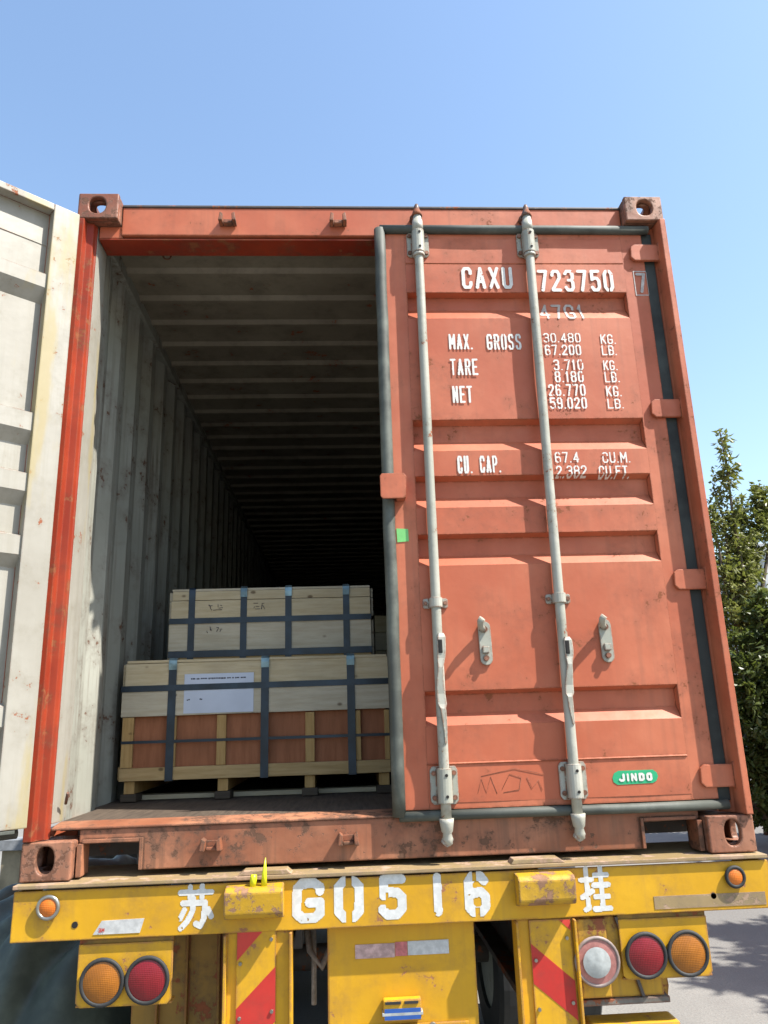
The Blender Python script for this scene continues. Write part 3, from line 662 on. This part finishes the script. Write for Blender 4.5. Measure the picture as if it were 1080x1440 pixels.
# number painted on the beam
def surfb(z): return BY - .0008
for s, a, b_, lo, hi, th in (("苏", -.700, -.586, -.150, -.016, .017), ("G", -.342, -.240, -.143, -.014, .029), ("0", -.210, -.116, -.146, -.013, .029), ("5", -.070, .020, -.144, -.013, .029), ("|", .090, .150, -.141, -.014, .027), ("6", .206, .288, -.147, -.015, .028), ("挂", .578, .684, -.152, -.014, .016)):
    bm = bmesh.new(); g_ = ()
    if s == '0': g_ = ((.40, .60, -.1, 1.1),)
    if s == '6': g_ = ((.34, .50, .78, 1.1), (.40, .58, -.1, .2))
    if s == '5': g_ = ((.28, .36, .25, .6),)
    for x_a, x_b, z_a, z_b in glyph_runs(s, b_ - a, hi - lo, th, .0022, .24, g_, seed=a * 9):
        y_ = BY - .0009
        bm.faces.new([bm.verts.new(p_) for p_ in ((a + x_a, y_, lo + z_a), (a + x_b, y_, lo + z_a), (a + x_b, y_, lo + z_b), (a + x_a, y_, lo + z_b))])
    part('plate_character', bm, WHITEP, T)
# side marker lamps, sticker
def lamp(x, z, r, mat, ring, y=BY, dome=.012, rr=.006, name='round_lamp', label=None, parent=None):
    bm = bmesh.new(); tube(bm, [(x, y + .001, z), (x, y - .012, z)], r + .001, 32)
    o = part(name, bm, RUB, parent or T, label)
    bm = bmesh.new(); torus(bm, (x, y - .011, z), Vector((0, -1, 0)), r, rr); part('lamp_ring', bm, ring, o)
    bm = bmesh.new(); disc_lens(bm, (x, y - .0125, z), Vector((0, -1, 0)), r - rr * .6, dome * .6); part('lens', bm, mat, o)
    return o
lamp(-1.094, -.064, .031, ORANGE, CHROME, label='small orange marker lamp with a chrome ring')
lamp(1.094, -.063, .029, ORANGE, RUB, label='small orange marker lamp in a black rubber ring')
bm = bmesh.new(); prism(bm, [(-.955, -.148), (-.812, -.148), (-.800, -.108), (-.930, -.110)], 'y', BY - .002, BY + .001); part('reflective_sticker', bm, REFL_W, T)
bm = bmesh.new(); text(bm, "3M", -.938, -.920, -.142, -.130, lambda z: BY - .0024, t=.0026, cell=.0008, wear=0, stencil=False); part('lettering', bm, STRIPE, T)
bm = bmesh.new(); box(bm, .82, 1.19, BY - .0015, BY + .001, -.150, -.112); part('scuffed_strip', bm, FLANGE, T)
# yellow cap and spike on the left buffer block
bm = bmesh.new(); tube(bm, [(-.428, BY - .03, -.026), (-.427, BY - .03, .012), (-.424, BY - .03, .056)], [.0095, .0075, .001], 10); part('plastic_spike', bm, LEMON, T)
bm = bmesh.new(); tube(bm, [(-.463, BY - .03, -.026), (-.461, BY - .028, -.002), (-.460, BY - .026, .008)], [.010, .011, .009], 10); part('plastic_cap', bm, LEMON, T)
# posts with striped boards
for sx, x0, x1 in ((-1, -.552, -.342), (1, .362, .556)):
    bm = bmesh.new(); box(bm, x0, x1, BY + .012, BY + .055, -.80, -.163, .004)
    for a in (x0, x1 - .008): box(bm, a, a + .008, BY + .0125 - .03, BY + .011, -.80, -.166, .002)
    part('rear_post', bm, YEL, T)
def striped(x0, x1, z0, z1, d, parent, phase):
    """yellow board with separate diagonal red stripes"""
    yb = BY + .004
    bm = bmesh.new(); box(bm, x0, x1, yb, yb + .0075, z0, z1, .001); o = part('striped_board', bm, YEL, parent)
    wdt = x1 - x0
    def clip(poly, ax, lim, keep_lt):
        res = []
        for i in range(len(poly)):
            p, q = poly[i], poly[(i + 1) % len(poly)]; ip = (p[ax] <= lim) if keep_lt else (p[ax] >= lim); iq = (q[ax] <= lim) if keep_lt else (q[ax] >= lim)
            if ip: res.append(p)
            if ip != iq: k = (lim - p[ax]) / (q[ax] - p[ax]); res.append((p[0] + k * (q[0] - p[0]), p[1] + k * (q[1] - p[1])))
        return res
    for (a0, a1, b0, b1) in phase:      # upper edge at x0 and x1, lower edge at x0 and x1
        poly = [(x0, b0), (x1, b1), (x1, a1), (x0, a0)]
        for ax, lim, lt in ((1, z1 - .002, True), (1, z0 + .002, False)):
            poly = clip(poly, ax, lim, lt) if poly else poly
        if len(poly) > 2:
            bm = bmesh.new(); prism(bm, [(min(max(p[0], x0 + .0015), x1 - .0015), p[1]) for p in poly], 'y', yb - .0012, yb + .0005); part('red_stripe', bm, STRIPE, o)
    for (fx, fz) in ((.1, .55), (.9, .52), (.88, .12), (.1, .25)):
        bm = bmesh.new(); tube(bm, [(x0 + wdt * fx, yb, z1 - (z1 - z0) * fz), (x0 + wdt * fx, yb - .006, z1 - (z1 - z0) * fz)], .0055, 8); part('screw', bm, CHROME, o)
striped(-.514, -.392, -.62, -.125, 1, T, ((-.09, .03, -.241, -.119), (-.372, -.261, -.52, -.41)))
striped(.408, .542, -.62, -.166, -1, T, ((.02, -.10, -.082, -.200), (-.232, -.342, -.345, -.452), (-.50, -.61, -.61, -.7)))
# centre box
bm = bmesh.new(); box(bm, -.234, .238, -.016, .30, -.72, -.163, .006); part('centre_box', bm, YEL, T)
yb = -.0185
for a, b_, m_ in ((-.146, -.020, REFL_P), (-.0185, .020, REFL_R), (.0215, .153, REFL_W)):
    bm = bmesh.new(); k0 = .006 * (a + .15) / .3; box(bm, a, b_, yb, yb + .003, -.262 + k0, -.222 + k0); part('reflective_strip', bm, m_, T)
bm = bmesh.new(); box(bm, -.062, .056, yb - .030, yb + .001, -.432, -.372, .005); box(bm, -.056, -.008, yb - .034, yb - .03, -.384, -.377, mi=1); box(bm, .004, .046, yb - .034, yb - .03, -.384, -.377, mi=1)
pl = part('plate_lamp', bm, [YEL, RUB], T)
bm = bmesh.new()
for z in (-.402, -.421): box(bm, -.059, .053, yb - .0325, yb - .0305, z - .0055, z + .0055)
part('blue_film', bm, BLUE, pl)
bm = bmesh.new(); box(bm, -.066, .060, yb - .0325, yb + .0005, -.416, -.407, .001); part('lens', bm, MILK, pl)
bm = bmesh.new(); box(bm, -.20, .205, yb - .006, yb + .001, -.70, -.447, .004); box(bm, -.192, .197, yb - .009, yb - .0065, -.69, -.456, .002); part('plate_holder', bm, YEL, T)
for x in (-.12, .09):
    bm = bmesh.new(); tube(bm, [(x, yb - .009, -.455), (x, yb - .016, -.455)], .012, 10); part('plate_bolt', bm, CHROME, T)
# lamp panels
for sx, x0, x1, cs in ((-1, -1.000, -.711, ((-.920, AMBER), (-.784, REDL))), (1, .700, .990, ((.776, REDL), (.912, AMBER)))):
    bm = bmesh.new(); prism(bm, [(x0, -.178), (x1, -.178), (x1, -.338), (x1 - .014, -.352), (x0 + .014, -.352), (x0, -.338)], 'y', BY + .014, BY + .020, bev=.002)
    box(bm, x0, x1, BY + .0205, BY + .07, -.352, -.346, .001)
    pn = part('lamp_panel', bm, YEL, T)
    bm = bmesh.new(); box(bm, x0, x1, BY + .0205, BY + .04, -.192, -.164, .002); part('hinge_strip', bm, YELD, T)
    for xc, m_ in cs:
        lamp(xc, -.281, .062, m_, RUB, y=BY + .013, dome=.018, rr=.0065, name='amber_lamp' if m_ is AMBER else 'red_lamp', parent=T)
# fog lamp right of the striped board
o = lamp(.616, -.291, .068, PINKR, PINKG, y=BY + .010, dome=.006, rr=.0055, name='fog_lamp', label='round faded lamp with pink ring and milky centre')
bm = bmesh.new(); disc_lens(bm, (.612, BY + .010 - .0215, -.291), Vector((0, -1, 0)), .044, .006); part('lens', bm, MILK, o)
# mudguards behind the lamps
for sx in (-1, 1):
    bm = bmesh.new()
    prof = [(.10, -.170), (.14, -.30), (.11, -.42), (.13, -.46)] if sx > 0 else [(.30, -.170), (.32, -.50), (.33, -.9)]
    a, b_ = (.585, .90) if sx > 0 else (-.92, -.555)
    sheet(bm, prof, 'x', a, b_, .004, 0, 0)
    # pressed seams
    for x in ((-.62, -.73, -.83) if sx < 0 else (.66,)): box(bm, x - .004, x + .004, prof[0][0] - .010, prof[0][0] + .02, -.9 if sx < 0 else -.40, -.172, .002)
    if sx > 0:
        box(bm, .563, .83, BY + .030, BY + .036, -.402, -.170, .002); box(bm, .563, .66, BY + .014, BY + .0295, -.398, -.172, .006)
        prism(bm, [(.690, -.170), (.700, -.170), (.765, -.40), (.755, -.40)], 'y', BY + .016, BY + .0295, bev=.002, mi=1)
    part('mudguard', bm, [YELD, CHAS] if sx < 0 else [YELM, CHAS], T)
bm = bmesh.new(); box(bm, .563, .845, BY + .022, .02, -.422, -.404, .003); part('grey_bracket', bm, paint('grey_metal', (.13, .12, .10), rust=.35, dirt=.7, edge=1.2, bump=.4), T)
bm = bmesh.new(); box(bm, .585, .87, BY + .02, .06, -.56, -.475, .01); part('bumper_bar', bm, YEL, T)
# chassis behind
bm = bmesh.new()
for sx in (-1, 1):
    box(bm, *sorted((sx * .40, sx * .54)), .15, 11.8, -.045, -.02, .002); box(bm, *sorted((sx * .465, sx * .475)), .15, 11.8, -.42, -.046); box(bm, *sorted((sx * .40, sx * .54)), .15, 11.8, -.445, -.421, .002)
for y in (1.2, 3.0, 5.2, 7.4, 9.6, 11.7): box(bm, -1.15, 1.15, y, y + .1, -.20, -.02, .003)
part('chassis_frame', bm, CHAS, T)
bm = bmesh.new(); tube(bm, [(-.32, .3, -.2), (-.30, .25, -.30), (-.26, .2, -.34), (-.22, .28, -.28), (-.15, .35, -.2)], .012, 8); tube(bm, [(-.29, .32, -.17), (-.29, .30, -.48)], .009, 8); part('air_hose', bm, GREYL, T)
def wheel(x, y, sx):
    bm = bmesh.new(); R0 = .50; z = -Z0 + R0
    prof = [(.30, .0), (.46, .0), (.495, .02), (.50, .05), (.50, .21), (.495, .24), (.46, .26), (.30, .26)]
    seg = 40; rings = []
    for r, o_ in prof:
        rings.append([bm.verts.new((x + sx * (o_ - .13), y + r * math.cos(2 * math.pi * k / seg), z + r * math.sin(2 * math.pi * k / seg))) for k in range(seg)])
    for a, b_ in zip(rings, rings[1:] + rings[:1]):
        for k in range(seg): bm.faces.new((a[k], a[(k + 1) % seg], b_[(k + 1) % seg], b_[k]))
    wo = part('wheel', bm, RUB, T)
    bm = bmesh.new(); tube(bm, [(x - .11, y, z), (x + .11, y, z)], .298, 36); tube(bm, [(x + sx * .10, y, z), (x + sx * .18, y, z)], .11, 18)
    for k in range(10): a = 2 * math.pi * k / 10; tube(bm, [(x + sx * .10, y + .17 * math.cos(a), z + .17 * math.sin(a)), (x + sx * .135, y + .17 * math.cos(a), z + .17 * math.sin(a))], .016, 6)
    part('rim', bm, RODM, wo)
for y in (2.3, 3.6, 4.9):
    for sx in (-1, 1): wheel(sx * 1.06, y, sx); wheel(sx * .76, y, sx)
    bm = bmesh.new(); tube(bm, [(-1.1, y, -Z0 + .5), (1.1, y, -Z0 + .5)], .07, 14)
    for sx in (-1, 1): box(bm, *sorted((sx * .42, sx * .52)), y - .35, y + .35, -.72, -.446, .01)
    part('axle', bm, CHAS, T)
for sx in (-1, 1):
    bm = bmesh.new(); box(bm, *sorted((sx * .60, sx * .72)), 9.0, 9.12, -1.28, -.21, .004); box(bm, *sorted((sx * .54, sx * .78)), 8.93, 9.19, -Z0, -1.281, .004); box(bm, *sorted((sx * .41, sx * .6)), 9.0, 9.12, -.4, -.25); part('landing_leg', bm, CHAS, T)

for o in [c for c in T.children_recursive if c.type == 'MESH']:
    vs = o.data.vertices
    if max(v.co.y for v in vs) > .6: continue
    fl = o.name.startswith(('beam_flange', 'twist_lock_pad'))
    for v in vs:
        z = v.co.z - Z0
        if not fl: v.co.x = -.164 + (v.co.x + .164) * 1.0145; v.co.z = .459 + (z - .459) * 1.0145 + Z0 + .003
        if v.co.y < .26 or not fl: v.co.y += .040

# ================================================================== CRATES
def crate_board(name, x0, x1, y0, y1, z0, z1, m, par, bev=.0025, rot=0.):
    bm = bmesh.new(); box(bm, x0, x1, y0, y1, z0, z1, bev)
    for v_ in bm.verts: v_.co.z += rot * (v_.co.x - x0)
    return part(name, bm, m, par)
def vstrap(par, x, y, z0, z1, wd=.034, clip=True):
    bm = bmesh.new(); prof = [(y - .002, z0), (y - .003, (z0 + z1) / 2), (y - .002, z1 - .025), (y - .0008, z1 - .006), (y + .006, z1 + .003), (y + .04, z1 + .003), (y + 1.2, z1 + .003)]
    sheet(bm, prof, 'x', x - wd / 2, x + wd / 2, .0012, 0, 0, nrm=1); o = part('steel_strap', bm, STRAP, par)
    if clip:
        bm = bmesh.new(); sheet(bm, [(y - .0062, z1 - .045), (y - .006, z1 - .02), (y - .004, z1 - .004), (y + .004, z1 + .006), (y + .03, z1 + .007)], 'x', x - wd * .52, x + wd * .52, .001, 0, 0, nrm=1); part('strap_clip', bm, CLIP, par)
def hstrap(par, x0, x1, y, z, wd=.028, dz=0.):
    bm = bmesh.new()
    prism(bm, [(x0 - .002, z - wd / 2), (x1 + .002, z - wd / 2 + dz), (x1 + .002, z + wd / 2 + dz), (x0 - .002, z + wd / 2)], 'y', y - .006, y - .0045)
    for xx, dd in ((x0, 0), (x1, dz)): box(bm, xx - .0035 if xx == x0 else xx + .0005, xx - .0005 if xx == x0 else xx + .0035, y - .005, y + 1.9, z - wd / 2 + dd, z + wd / 2 + dd)
    part('steel_strap', bm, STRAP, par)
A = thing('wooden_crate', 'large strapped crate with red plywood sides and white paper label on container floor', 'crate', (-.55, 2.0, Z0 + .166), group='wooden crates in the container')
xa, xb, ya = -1.130, .030, .75; yz = ya + 2.4
zt_ = .752
bm = bmesh.new(); box(bm, xa + .02, xb - .02, ya + .024, yz - .02, .262, zt_ - .016); part('plywood_panel', bm, PLY, A)
crate_board('board', xa + .004, xb - .001, ya, ya + .022, .640, .742, PINE, A, rot=.004)
crate_board('board', xa - .006, xb, ya - .002, ya + .020, .516, .6375, PINE2, A, rot=.004)
crate_board('lid_board', xa + .01, xb - .006, ya - .004, ya + .12, .744, .756, PINE, A)
bm = bmesh.new(); box(bm, xa + .01, xb - .006, ya + .122, yz, .738, .750); part('lid', bm, PINE2, A)
for x0, x1 in ((xa + .002, xa + .050), (-.930, -.898), (-.723, -.683), (-.528, -.502), (-.340, -.300), (-.128, -.098), (.006, .028)):
    crate_board('batten', x0, x1, ya + .002, ya + .0235, .306, .5145, PINE3, A)
crate_board('plank', xa, xb - .002, ya, ya + .022, .252, .3045, PINE4, A)
for x0, x1 in ((xa - .014, xa + .0015), (xb + .001, xb + .014)):
    crate_board('side_board', x0, x1, ya + .03, yz, .64, .742, PINE, A); crate_board('side_board', x0, x1, ya + .03, yz, .516, .638, PINE2, A); crate_board('side_board', x0, x1, ya + .03, yz, .256, .31, PINE4, A)
bm = bmesh.new(); box(bm, xa, xb, ya - .0002, ya + .0012, .404, .416); part('steel_strap', bm, STRAP, A)
for x in (-1.088, -.693, -.322, .0):
    bm = bmesh.new(); box(bm, x - .022, x + .022, ya + .015, yz - .05, .200, .2505, .002); part('skid', bm, PINE3, A)
    bm = bmesh.new(); box(bm, x - .034, x + .034, ya + .006, ya + .11, .168, .199, .004); part('skid_block', bm, DWOOD, A)
bm = bmesh.new(); box(bm, xa + .02, xb, ya + .12, ya + .21, .1665, .186, .002); part('deck_board', bm, PINE2, A)
for x in (-.920, -.516, -.138): vstrap(A, x, ya - .002, .248, .757)
hstrap(A, xa - .008, xb, ya, .634, .026, .004)
bm = bmesh.new(); box(bm, -.868, -.566, ya - .0036, ya - .0022, .524, .692); lab = part('paper_label', bm, PAPER, A)
bm = bmesh.new(); rr = random.Random(3); x = -.84
while x < -.60:
    wq = rr.uniform(.004, .012); box(bm, x, x + wq, ya - .0041, ya - .0037, .668 + rr.uniform(-.001, .001), .674); x += wq + rr.choice((.0015, .0015, .006))
for x, z in ((-.855, .578), (-.848, .580), (-.80, .581), (-.794, .580)): box(bm, x, x + .006, ya - .0041, ya - .0037, z, z + .005)
part('label_print', bm, INK, lab)

B = thing('wooden_crate', 'smaller pale pine crate with handwriting, stacked on top of the labelled crate', 'crate', (-.5, 1.6, Z0 + .757), group='wooden crates in the container')
xa2, xb2, y2 = -.972, -.038, .885; yz2 = y2 + 1.5; zq = 1.083
bm = bmesh.new(); box(bm, xa2 + .02, xb2 - .02, y2 + .022, yz2, .764, zq - .014); part('body', bm, PINE2, B)
crate_board('board', xa2 + .006, xb2, y2, y2 + .02, 1.041, zq, PINE, B); crate_board('board', xa2 + .002, xb2, y2 - .002, y2 + .018, .952, 1.0385, PINE, B)
crate_board('board', xa2 - .004, xb2 + .002, y2, y2 + .02, .806, .934, PINE2, B); crate_board('board', xa2, xb2, y2, y2 + .02, .766, .8035, PINE4, B)
crate_board('board', xa2 + .01, xb2 - .01, y2 + .006, y2 + .0205, .9345, .9515, DWOOD, B)
crate_board('lid_board', xa2 + .004, xb2, y2 + .002, yz2, zq + .001, zq + .012, PINE2, B)
for z0_, z1_ in ((1.041, zq), (.952, 1.0385), (.806, .934), (.766, .8035)):
    crate_board('side_board', xa2 - .012, xa2 + .0015, y2 + .025, yz2, z0_, z1_, PINE2, B); crate_board('side_board', xb2 + .0025, xb2 + .014, y2 + .025, yz2, z0_, z1_, PINE2, B)
for x in (xa2 + .05, -.52, xb2 - .05): crate_board('skid', x - .04, x + .04, y2 + .03, yz2, .7575, .7655, PINE4, B)
for x, cl in ((-.874, False), (-.633, True), (-.424, True), (-.152, True)): vstrap(B, x, y2 - .001, .768, zq + .013, .030, cl)
hstrap(B, xa2, xb2, y2, .943, .026, .002); hstrap(B, xa2, xb2, y2, .790, .030, .002)
bm = bmesh.new(); rr = random.Random(11)
def scribble(x0, z0, n, wch, hch):
    for k in range(n):
        cx_ = x0 + k * wch * 1.25
        for j in range(4):
            a = (cx_ + rr.uniform(0, wch), z0 + rr.uniform(0, hch)); ang_ = rr.choice((0, 1.57, 1.1, 2.1, .1)); l_ = rr.uniform(.3, .9) * wch
            tube(bm, [(a[0], y2 - .0022, a[1]), (a[0] + l_ * math.cos(ang_), y2 - .0022, min(z0 + hch, a[1] + l_ * math.sin(ang_)))], .0014, 4)
scribble(-.800, .985, 2, .03, .035); scribble(-.595, .99, 2, .028, .03)
for v_ in bm.verts: v_.co.y -= .0012
part('handwriting', bm, INK, B)
bm = bmesh.new(); scribble(-.80, .885, 2, .026, .030); part('handwriting', bm, INK, B)

D = thing('wooden_crate', 'dim crate further back, just showing between the upper crate and the closed door', 'crate', (.6, 4.2, Z0 + .166), group='wooden crates in the container')
xa3, xb3, y3 = .076, 1.14, 3.25
bm = bmesh.new(); box(bm, xa3 + .02, xb3 - .02, y3 + .022, y3 + 2.0, .26, 1.255); part('body', bm, PINE2, D)
for z0_, z1_, m_ in ((1.14, 1.268, PINE), (1.00, 1.134, PINE2), (.63, .994, PINE), (.26, .34, PINE4)): crate_board('board', xa3, xb3, y3, y3 + .02, z0_, z1_, m_, D)
for x in (xa3 + .03, (xa3 + xb3) / 2, xb3 - .03): crate_board('batten', x - .022, x + .022, y3 + .001, y3 + .021, .342, .628, PINE3, D); crate_board('skid', x - .04, x + .04, y3 + .01, y3 + 1.9, .1665, .258, PINE4, D)
for x in (xa3 + .25, xb3 - .25): vstrap(D, x, y3 - .001, .262, 1.270, .032, False)

# ================================================================== LEFT BACKGROUND
bm = bmesh.new()
nx_, ny_ = 110, 90; g = []
for i in range(nx_ + 1):
    row = []
    for j in range(ny_ + 1):
        u_, v_ = i / nx_, j / ny_; x = -4.1 + 2.75 * u_; y = 1.7 + 3.0 * v_
        e = min(u_, 1 - u_) * 5.0; e2 = min(v_, 1 - v_) * 5.0
        hh = min(1, e) ** .5 * min(1, e2) ** .6
        hgt = max(.3, min(1.12, .74 + (u_ - .69) * 1.7)) * hh
        ph = (x * 1.6 - y * .75 + .6 * noise.noise(Vector((x, y, 0)))) * 3.6; fold = (.34 * (abs(math.sin(ph)) - .5) + .10 * math.sin(ph * 2.7 + y)) * hh + .05 * noise.noise(Vector((x * 3, y * 3, 1)))
        row.append(bm.verts.new((x + .05 * noise.noise(Vector((y * 3, x, 4))), y, -Z0 + max(0.0, hgt + fold * .8))))
    g.append(row)
for i in range(nx_):
    for j in range(ny_): bm.faces.new((g[i][j], g[i + 1][j], g[i + 1][j + 1], g[i][j + 1])).smooth = True
ring = [g[i][0] for i in range(nx_ + 1)] + [g[nx_][j] for j in range(1, ny_ + 1)] + [g[i][ny_] for i in range(nx_ - 1, -1, -1)] + [g[0][j] for j in range(ny_ - 1, 0, -1)]
bm.faces.new(ring[::-1])
solo('tarpaulin_heap', bm, plain('green_canvas', (.080, .092, .064), .6, .3, scale=6, bump=.2), 'dark green canvas tarpaulin heaped on the ground left of the trailer', 'tarpaulin', base=(-2.7, 3.2, 0))
S = thing('wooden_trestle', 'tan wooden trestle with grey top rail standing behind the dark green tarpaulin', 'trestle', (-3.8, 5.4, 0))
TAN = plain('tan_board', (.33, .27, .17), .8, .25, scale=5)
for x in (-3.446, -4.5):
    bm = bmesh.new(); box(bm, x, x + .178, 5.3, 5.44, -Z0, -.602, .004); part('post', bm, TAN, S)
bm = bmesh.new(); box(bm, -4.6, -3.24, 5.26, 5.48, -.601, -.505, .006); part('rail', bm, plain('grey_board', (.22, .23, .24), .7, .2), S)
# ================================================================== TREES AND BUILDING
def leafmat(name, a, b2):
    m, t, bs = _mat(name); v = coords(t, False); n1 = noi(t, v, 1.6, 4); n2 = noi(t, v, 45, 2)
    c = mix(t, rng(t, n1, .35, .65), a, b2); c = mix(t, rng(t, n2, .35, .7, 0, .6), c, tuple(min(1, x * 1.7) for x in b2))
    t.links.new(c, bs.inputs['Base Color']); bs.inputs['Roughness'].default_value = .42; bs.inputs['Specular IOR Level'].default_value = .45
    tr = N(t, 'ShaderNodeBsdfTranslucent'); t.links.new(mix(t, .5, c, (.13, .17, .02)), tr.inputs[0])
    ms = N(t, 'ShaderNodeMixShader'); ms.inputs[0].default_value = .38; o_ = t.nodes['Material Output']
    t.links.new(bs.outputs[0], ms.inputs[1]); t.links.new(tr.outputs[0], ms.inputs[2]); t.links.new(ms.outputs[0], o_.inputs[0])
    return m
LEAF = leafmat('leaf_green', (.12, .13, .030), (.17, .175, .048)); LEAF2 = leafmat('leaf_dark', (.045, .070, .018), (.085, .105, .028))
BARK = wood('bark', (.13, .10, .07), (.07, .055, .04), knots=False, axis=(20, 20, 2))
def tree(label, bx, by, shoots, nleaf, lf=(.085, .028), mat=LEAF, seed=1, name='leafy_tree', group=None, stem=.09, low=.0):
    """shoots: (dx, dy, z_start, z_top, radius) in metres above ground"""
    rr = random.Random(seed); o = thing(name, label, 'tree' if 'tree' in name else 'bush', (bx, by, 0), group)
    bm = bmesh.new(); twigs = []
    tube(bm, [(bx, by, -Z0 - .05), (bx + .05, by, -Z0 + .8), (bx, by + .05, -Z0 + 1.6)], [stem, stem * .8, stem * .6], 8)
    for dx, dy, zs, zt, rad in shoots:
        pts = []
        for k in range(7):
            q = k / 6; pts.append(Vector((bx + dx * q ** .7 + .06 * rr.uniform(-1, 1), by + dy * q ** .7 + .06 * rr.uniform(-1, 1), -Z0 + zs * .6 + (zt - zs * .6) * q)))
        tube(bm, [tuple(p) for p in pts], [stem * .5 * (1 - .9 * k / 6) + .004 for k in range(7)], 6)
        ntw = int(26 * (zt - zs) + 20 * rad)
        for k in range(ntw):
            q = rr.random() ** .85; zz = zs + (zt - zs) * q
            i = min(5, int(max(0, (zz - zs * .6) / (zt - zs * .6)) * 6)); f = max(0, (zz - zs * .6) / (zt - zs * .6)) * 6 - i; base = pts[i].lerp(pts[i + 1], f)
            a = rr.uniform(0, 6.283); rl = rad * (1.0 - q ** 2.2 * .82) * rr.uniform(.35, 1.12)
            d = Vector((math.cos(a), math.sin(a), rr.uniform(.1, .9))).normalized(); tip = base + d * rl
            tube(bm, [tuple(base), tuple(base.lerp(tip, .55) + Vector((0, 0, -.02))), tuple(tip)], [.008, .005, .002], 4, caps=False)
            twigs.append((base, tip))
    part('trunk', bm, BARK, o)
    bm = bmesh.new(); wts = [(t_[1] - t_[0]).length + .08 for t_ in twigs]; tw = rr.choices(twigs, wts, k=nleaf)
    for a, b_ in tw:
        p = a.lerp(b_, rr.uniform(.15, 1.08)) + Vector((rr.gauss(0, .045), rr.gauss(0, .045), rr.gauss(0, .04)))
        d = ((b_ - a).normalized() * .7 + Vector((rr.uniform(-1, 1), rr.uniform(-1, 1), rr.uniform(-1.2, .5))) * 1.2).normalized(); s_ = d.cross(Vector((rr.uniform(-1, 1), rr.uniform(-1, 1), 1))).normalized()
        l_ = lf[0] * rr.uniform(.6, 1.25); w_ = lf[1] * rr.uniform(.7, 1.2); n_ = d.cross(s_) * l_ * .12
        v0, v1, v2, v3 = p, p + d * l_ * .45 + s_ * w_ / 2 + n_, p + d * l_, p + d * l_ * .45 - s_ * w_ / 2 + n_
        vs = [bm.verts.new(q_) for q_ in (v0, v1, v2, v3)]; bm.faces.new((vs[0], vs[1], vs[2])); bm.faces.new((vs[0], vs[2], vs[3]))
    part('foliage', bm, mat, o)
    return o
tree('tall slender tree with narrow leafy spire beside the container', 6.15, 9.0, [(.05, 0, 3.0, 6.40, .30), (-.10, .1, 2.8, 5.5, .40), (-.35, -.1, 1.5, 5.0, .5), (.1, .2, 2.0, 4.6, .5), (-.5, .2, 1.0, 4.2, .6)], 5600, (.115, .06), seed=2)
tree('shorter leaning tree to the right of the slender spire', 6.2, 9.4, [(.72, 0, 3.9, 5.55, .26), (.45, .1, 3.7, 5.2, .28), (.30, -.1, 3.4, 4.7, .3), (1.15, .1, 4.6, 5.5, .22)], 3400, (.115, .062), seed=3)
tree('dense dark hedge bush below the trees at the right edge', 5.9, 8.2, [(dx, dy, .1, zt, .75) for dx, dy, zt in ((-1.2, .2, 2.2), (-.4, 0, 2.8), (.2, .1, 3.5), (.8, .2, 3.7), (1.4, 0, 3.6), (2.1, .2, 3.5))], 28000, (.12, .065), LEAF2, 4, 'hedge_bush')
tree('broad leafy tree at the far right whose shade falls across the yard', 8.6, 5.6, [(dx, dy, 1.8, zt, 1.3) for dx, dy, zt in ((-1.2, -.6, 5.4), (.0, .6, 6.2), (1.0, -.4, 5.6), (-.6, 1.0, 5.6), (-.8, -1.6, 5.2))], 26000, (.16, .08), LEAF2, 6, stem=.16)
tree('nearer broad leafy tree right of the trailer, throwing dappled shade', 6.9, 1.9, [(dx, dy, 1.9, zt, 1.15) for dx, dy, zt in ((-1.0, -.3, 5.2), (.2, .6, 5.8), (.8, -.6, 5.4), (-.5, .9, 5.0))], 22000, (.16, .08), LEAF2, 9, stem=.15)
Bd = thing('white_building', 'pale grey white building partly hidden behind the trees at the right edge', 'building', (26, 33, 0))
bm = bmesh.new(); box(bm, 18.6, 34, 30, 38, -Z0, 7.3, .02); part('wall', bm, plain('white_render', (.42, .43, .43), .85, .06, scale=2), Bd)
bm = bmesh.new(); box(bm, 18.4, 34.2, 29.8, 38.2, 7.302, 7.7, .02); part('roof', bm, plain('grey_roof', (.35, .36, .37), .8, .1), Bd)
for k in range(5):
    for zz in (1.0, 4.4):
        bm = bmesh.new(); x = 20 + k * 2.8; box(bm, x, x + 1.5, 29.94, 30.02, zz, zz + 1.6, .01); wn = part('window', bm, plain('window_frame_%d%d' % (k, int(zz)), (.5, .5, .5), .5), Bd)
        bm = bmesh.new()
        for q in (0, 1): box(bm, x + .08 + q * .7, x + .72 + q * .7, 29.93, 29.945, zz + .08, zz + 1.52)
        part('pane', bm, plain('window_glass_%d%d' % (k, int(zz)), (.05, .07, .09), .08), wn)
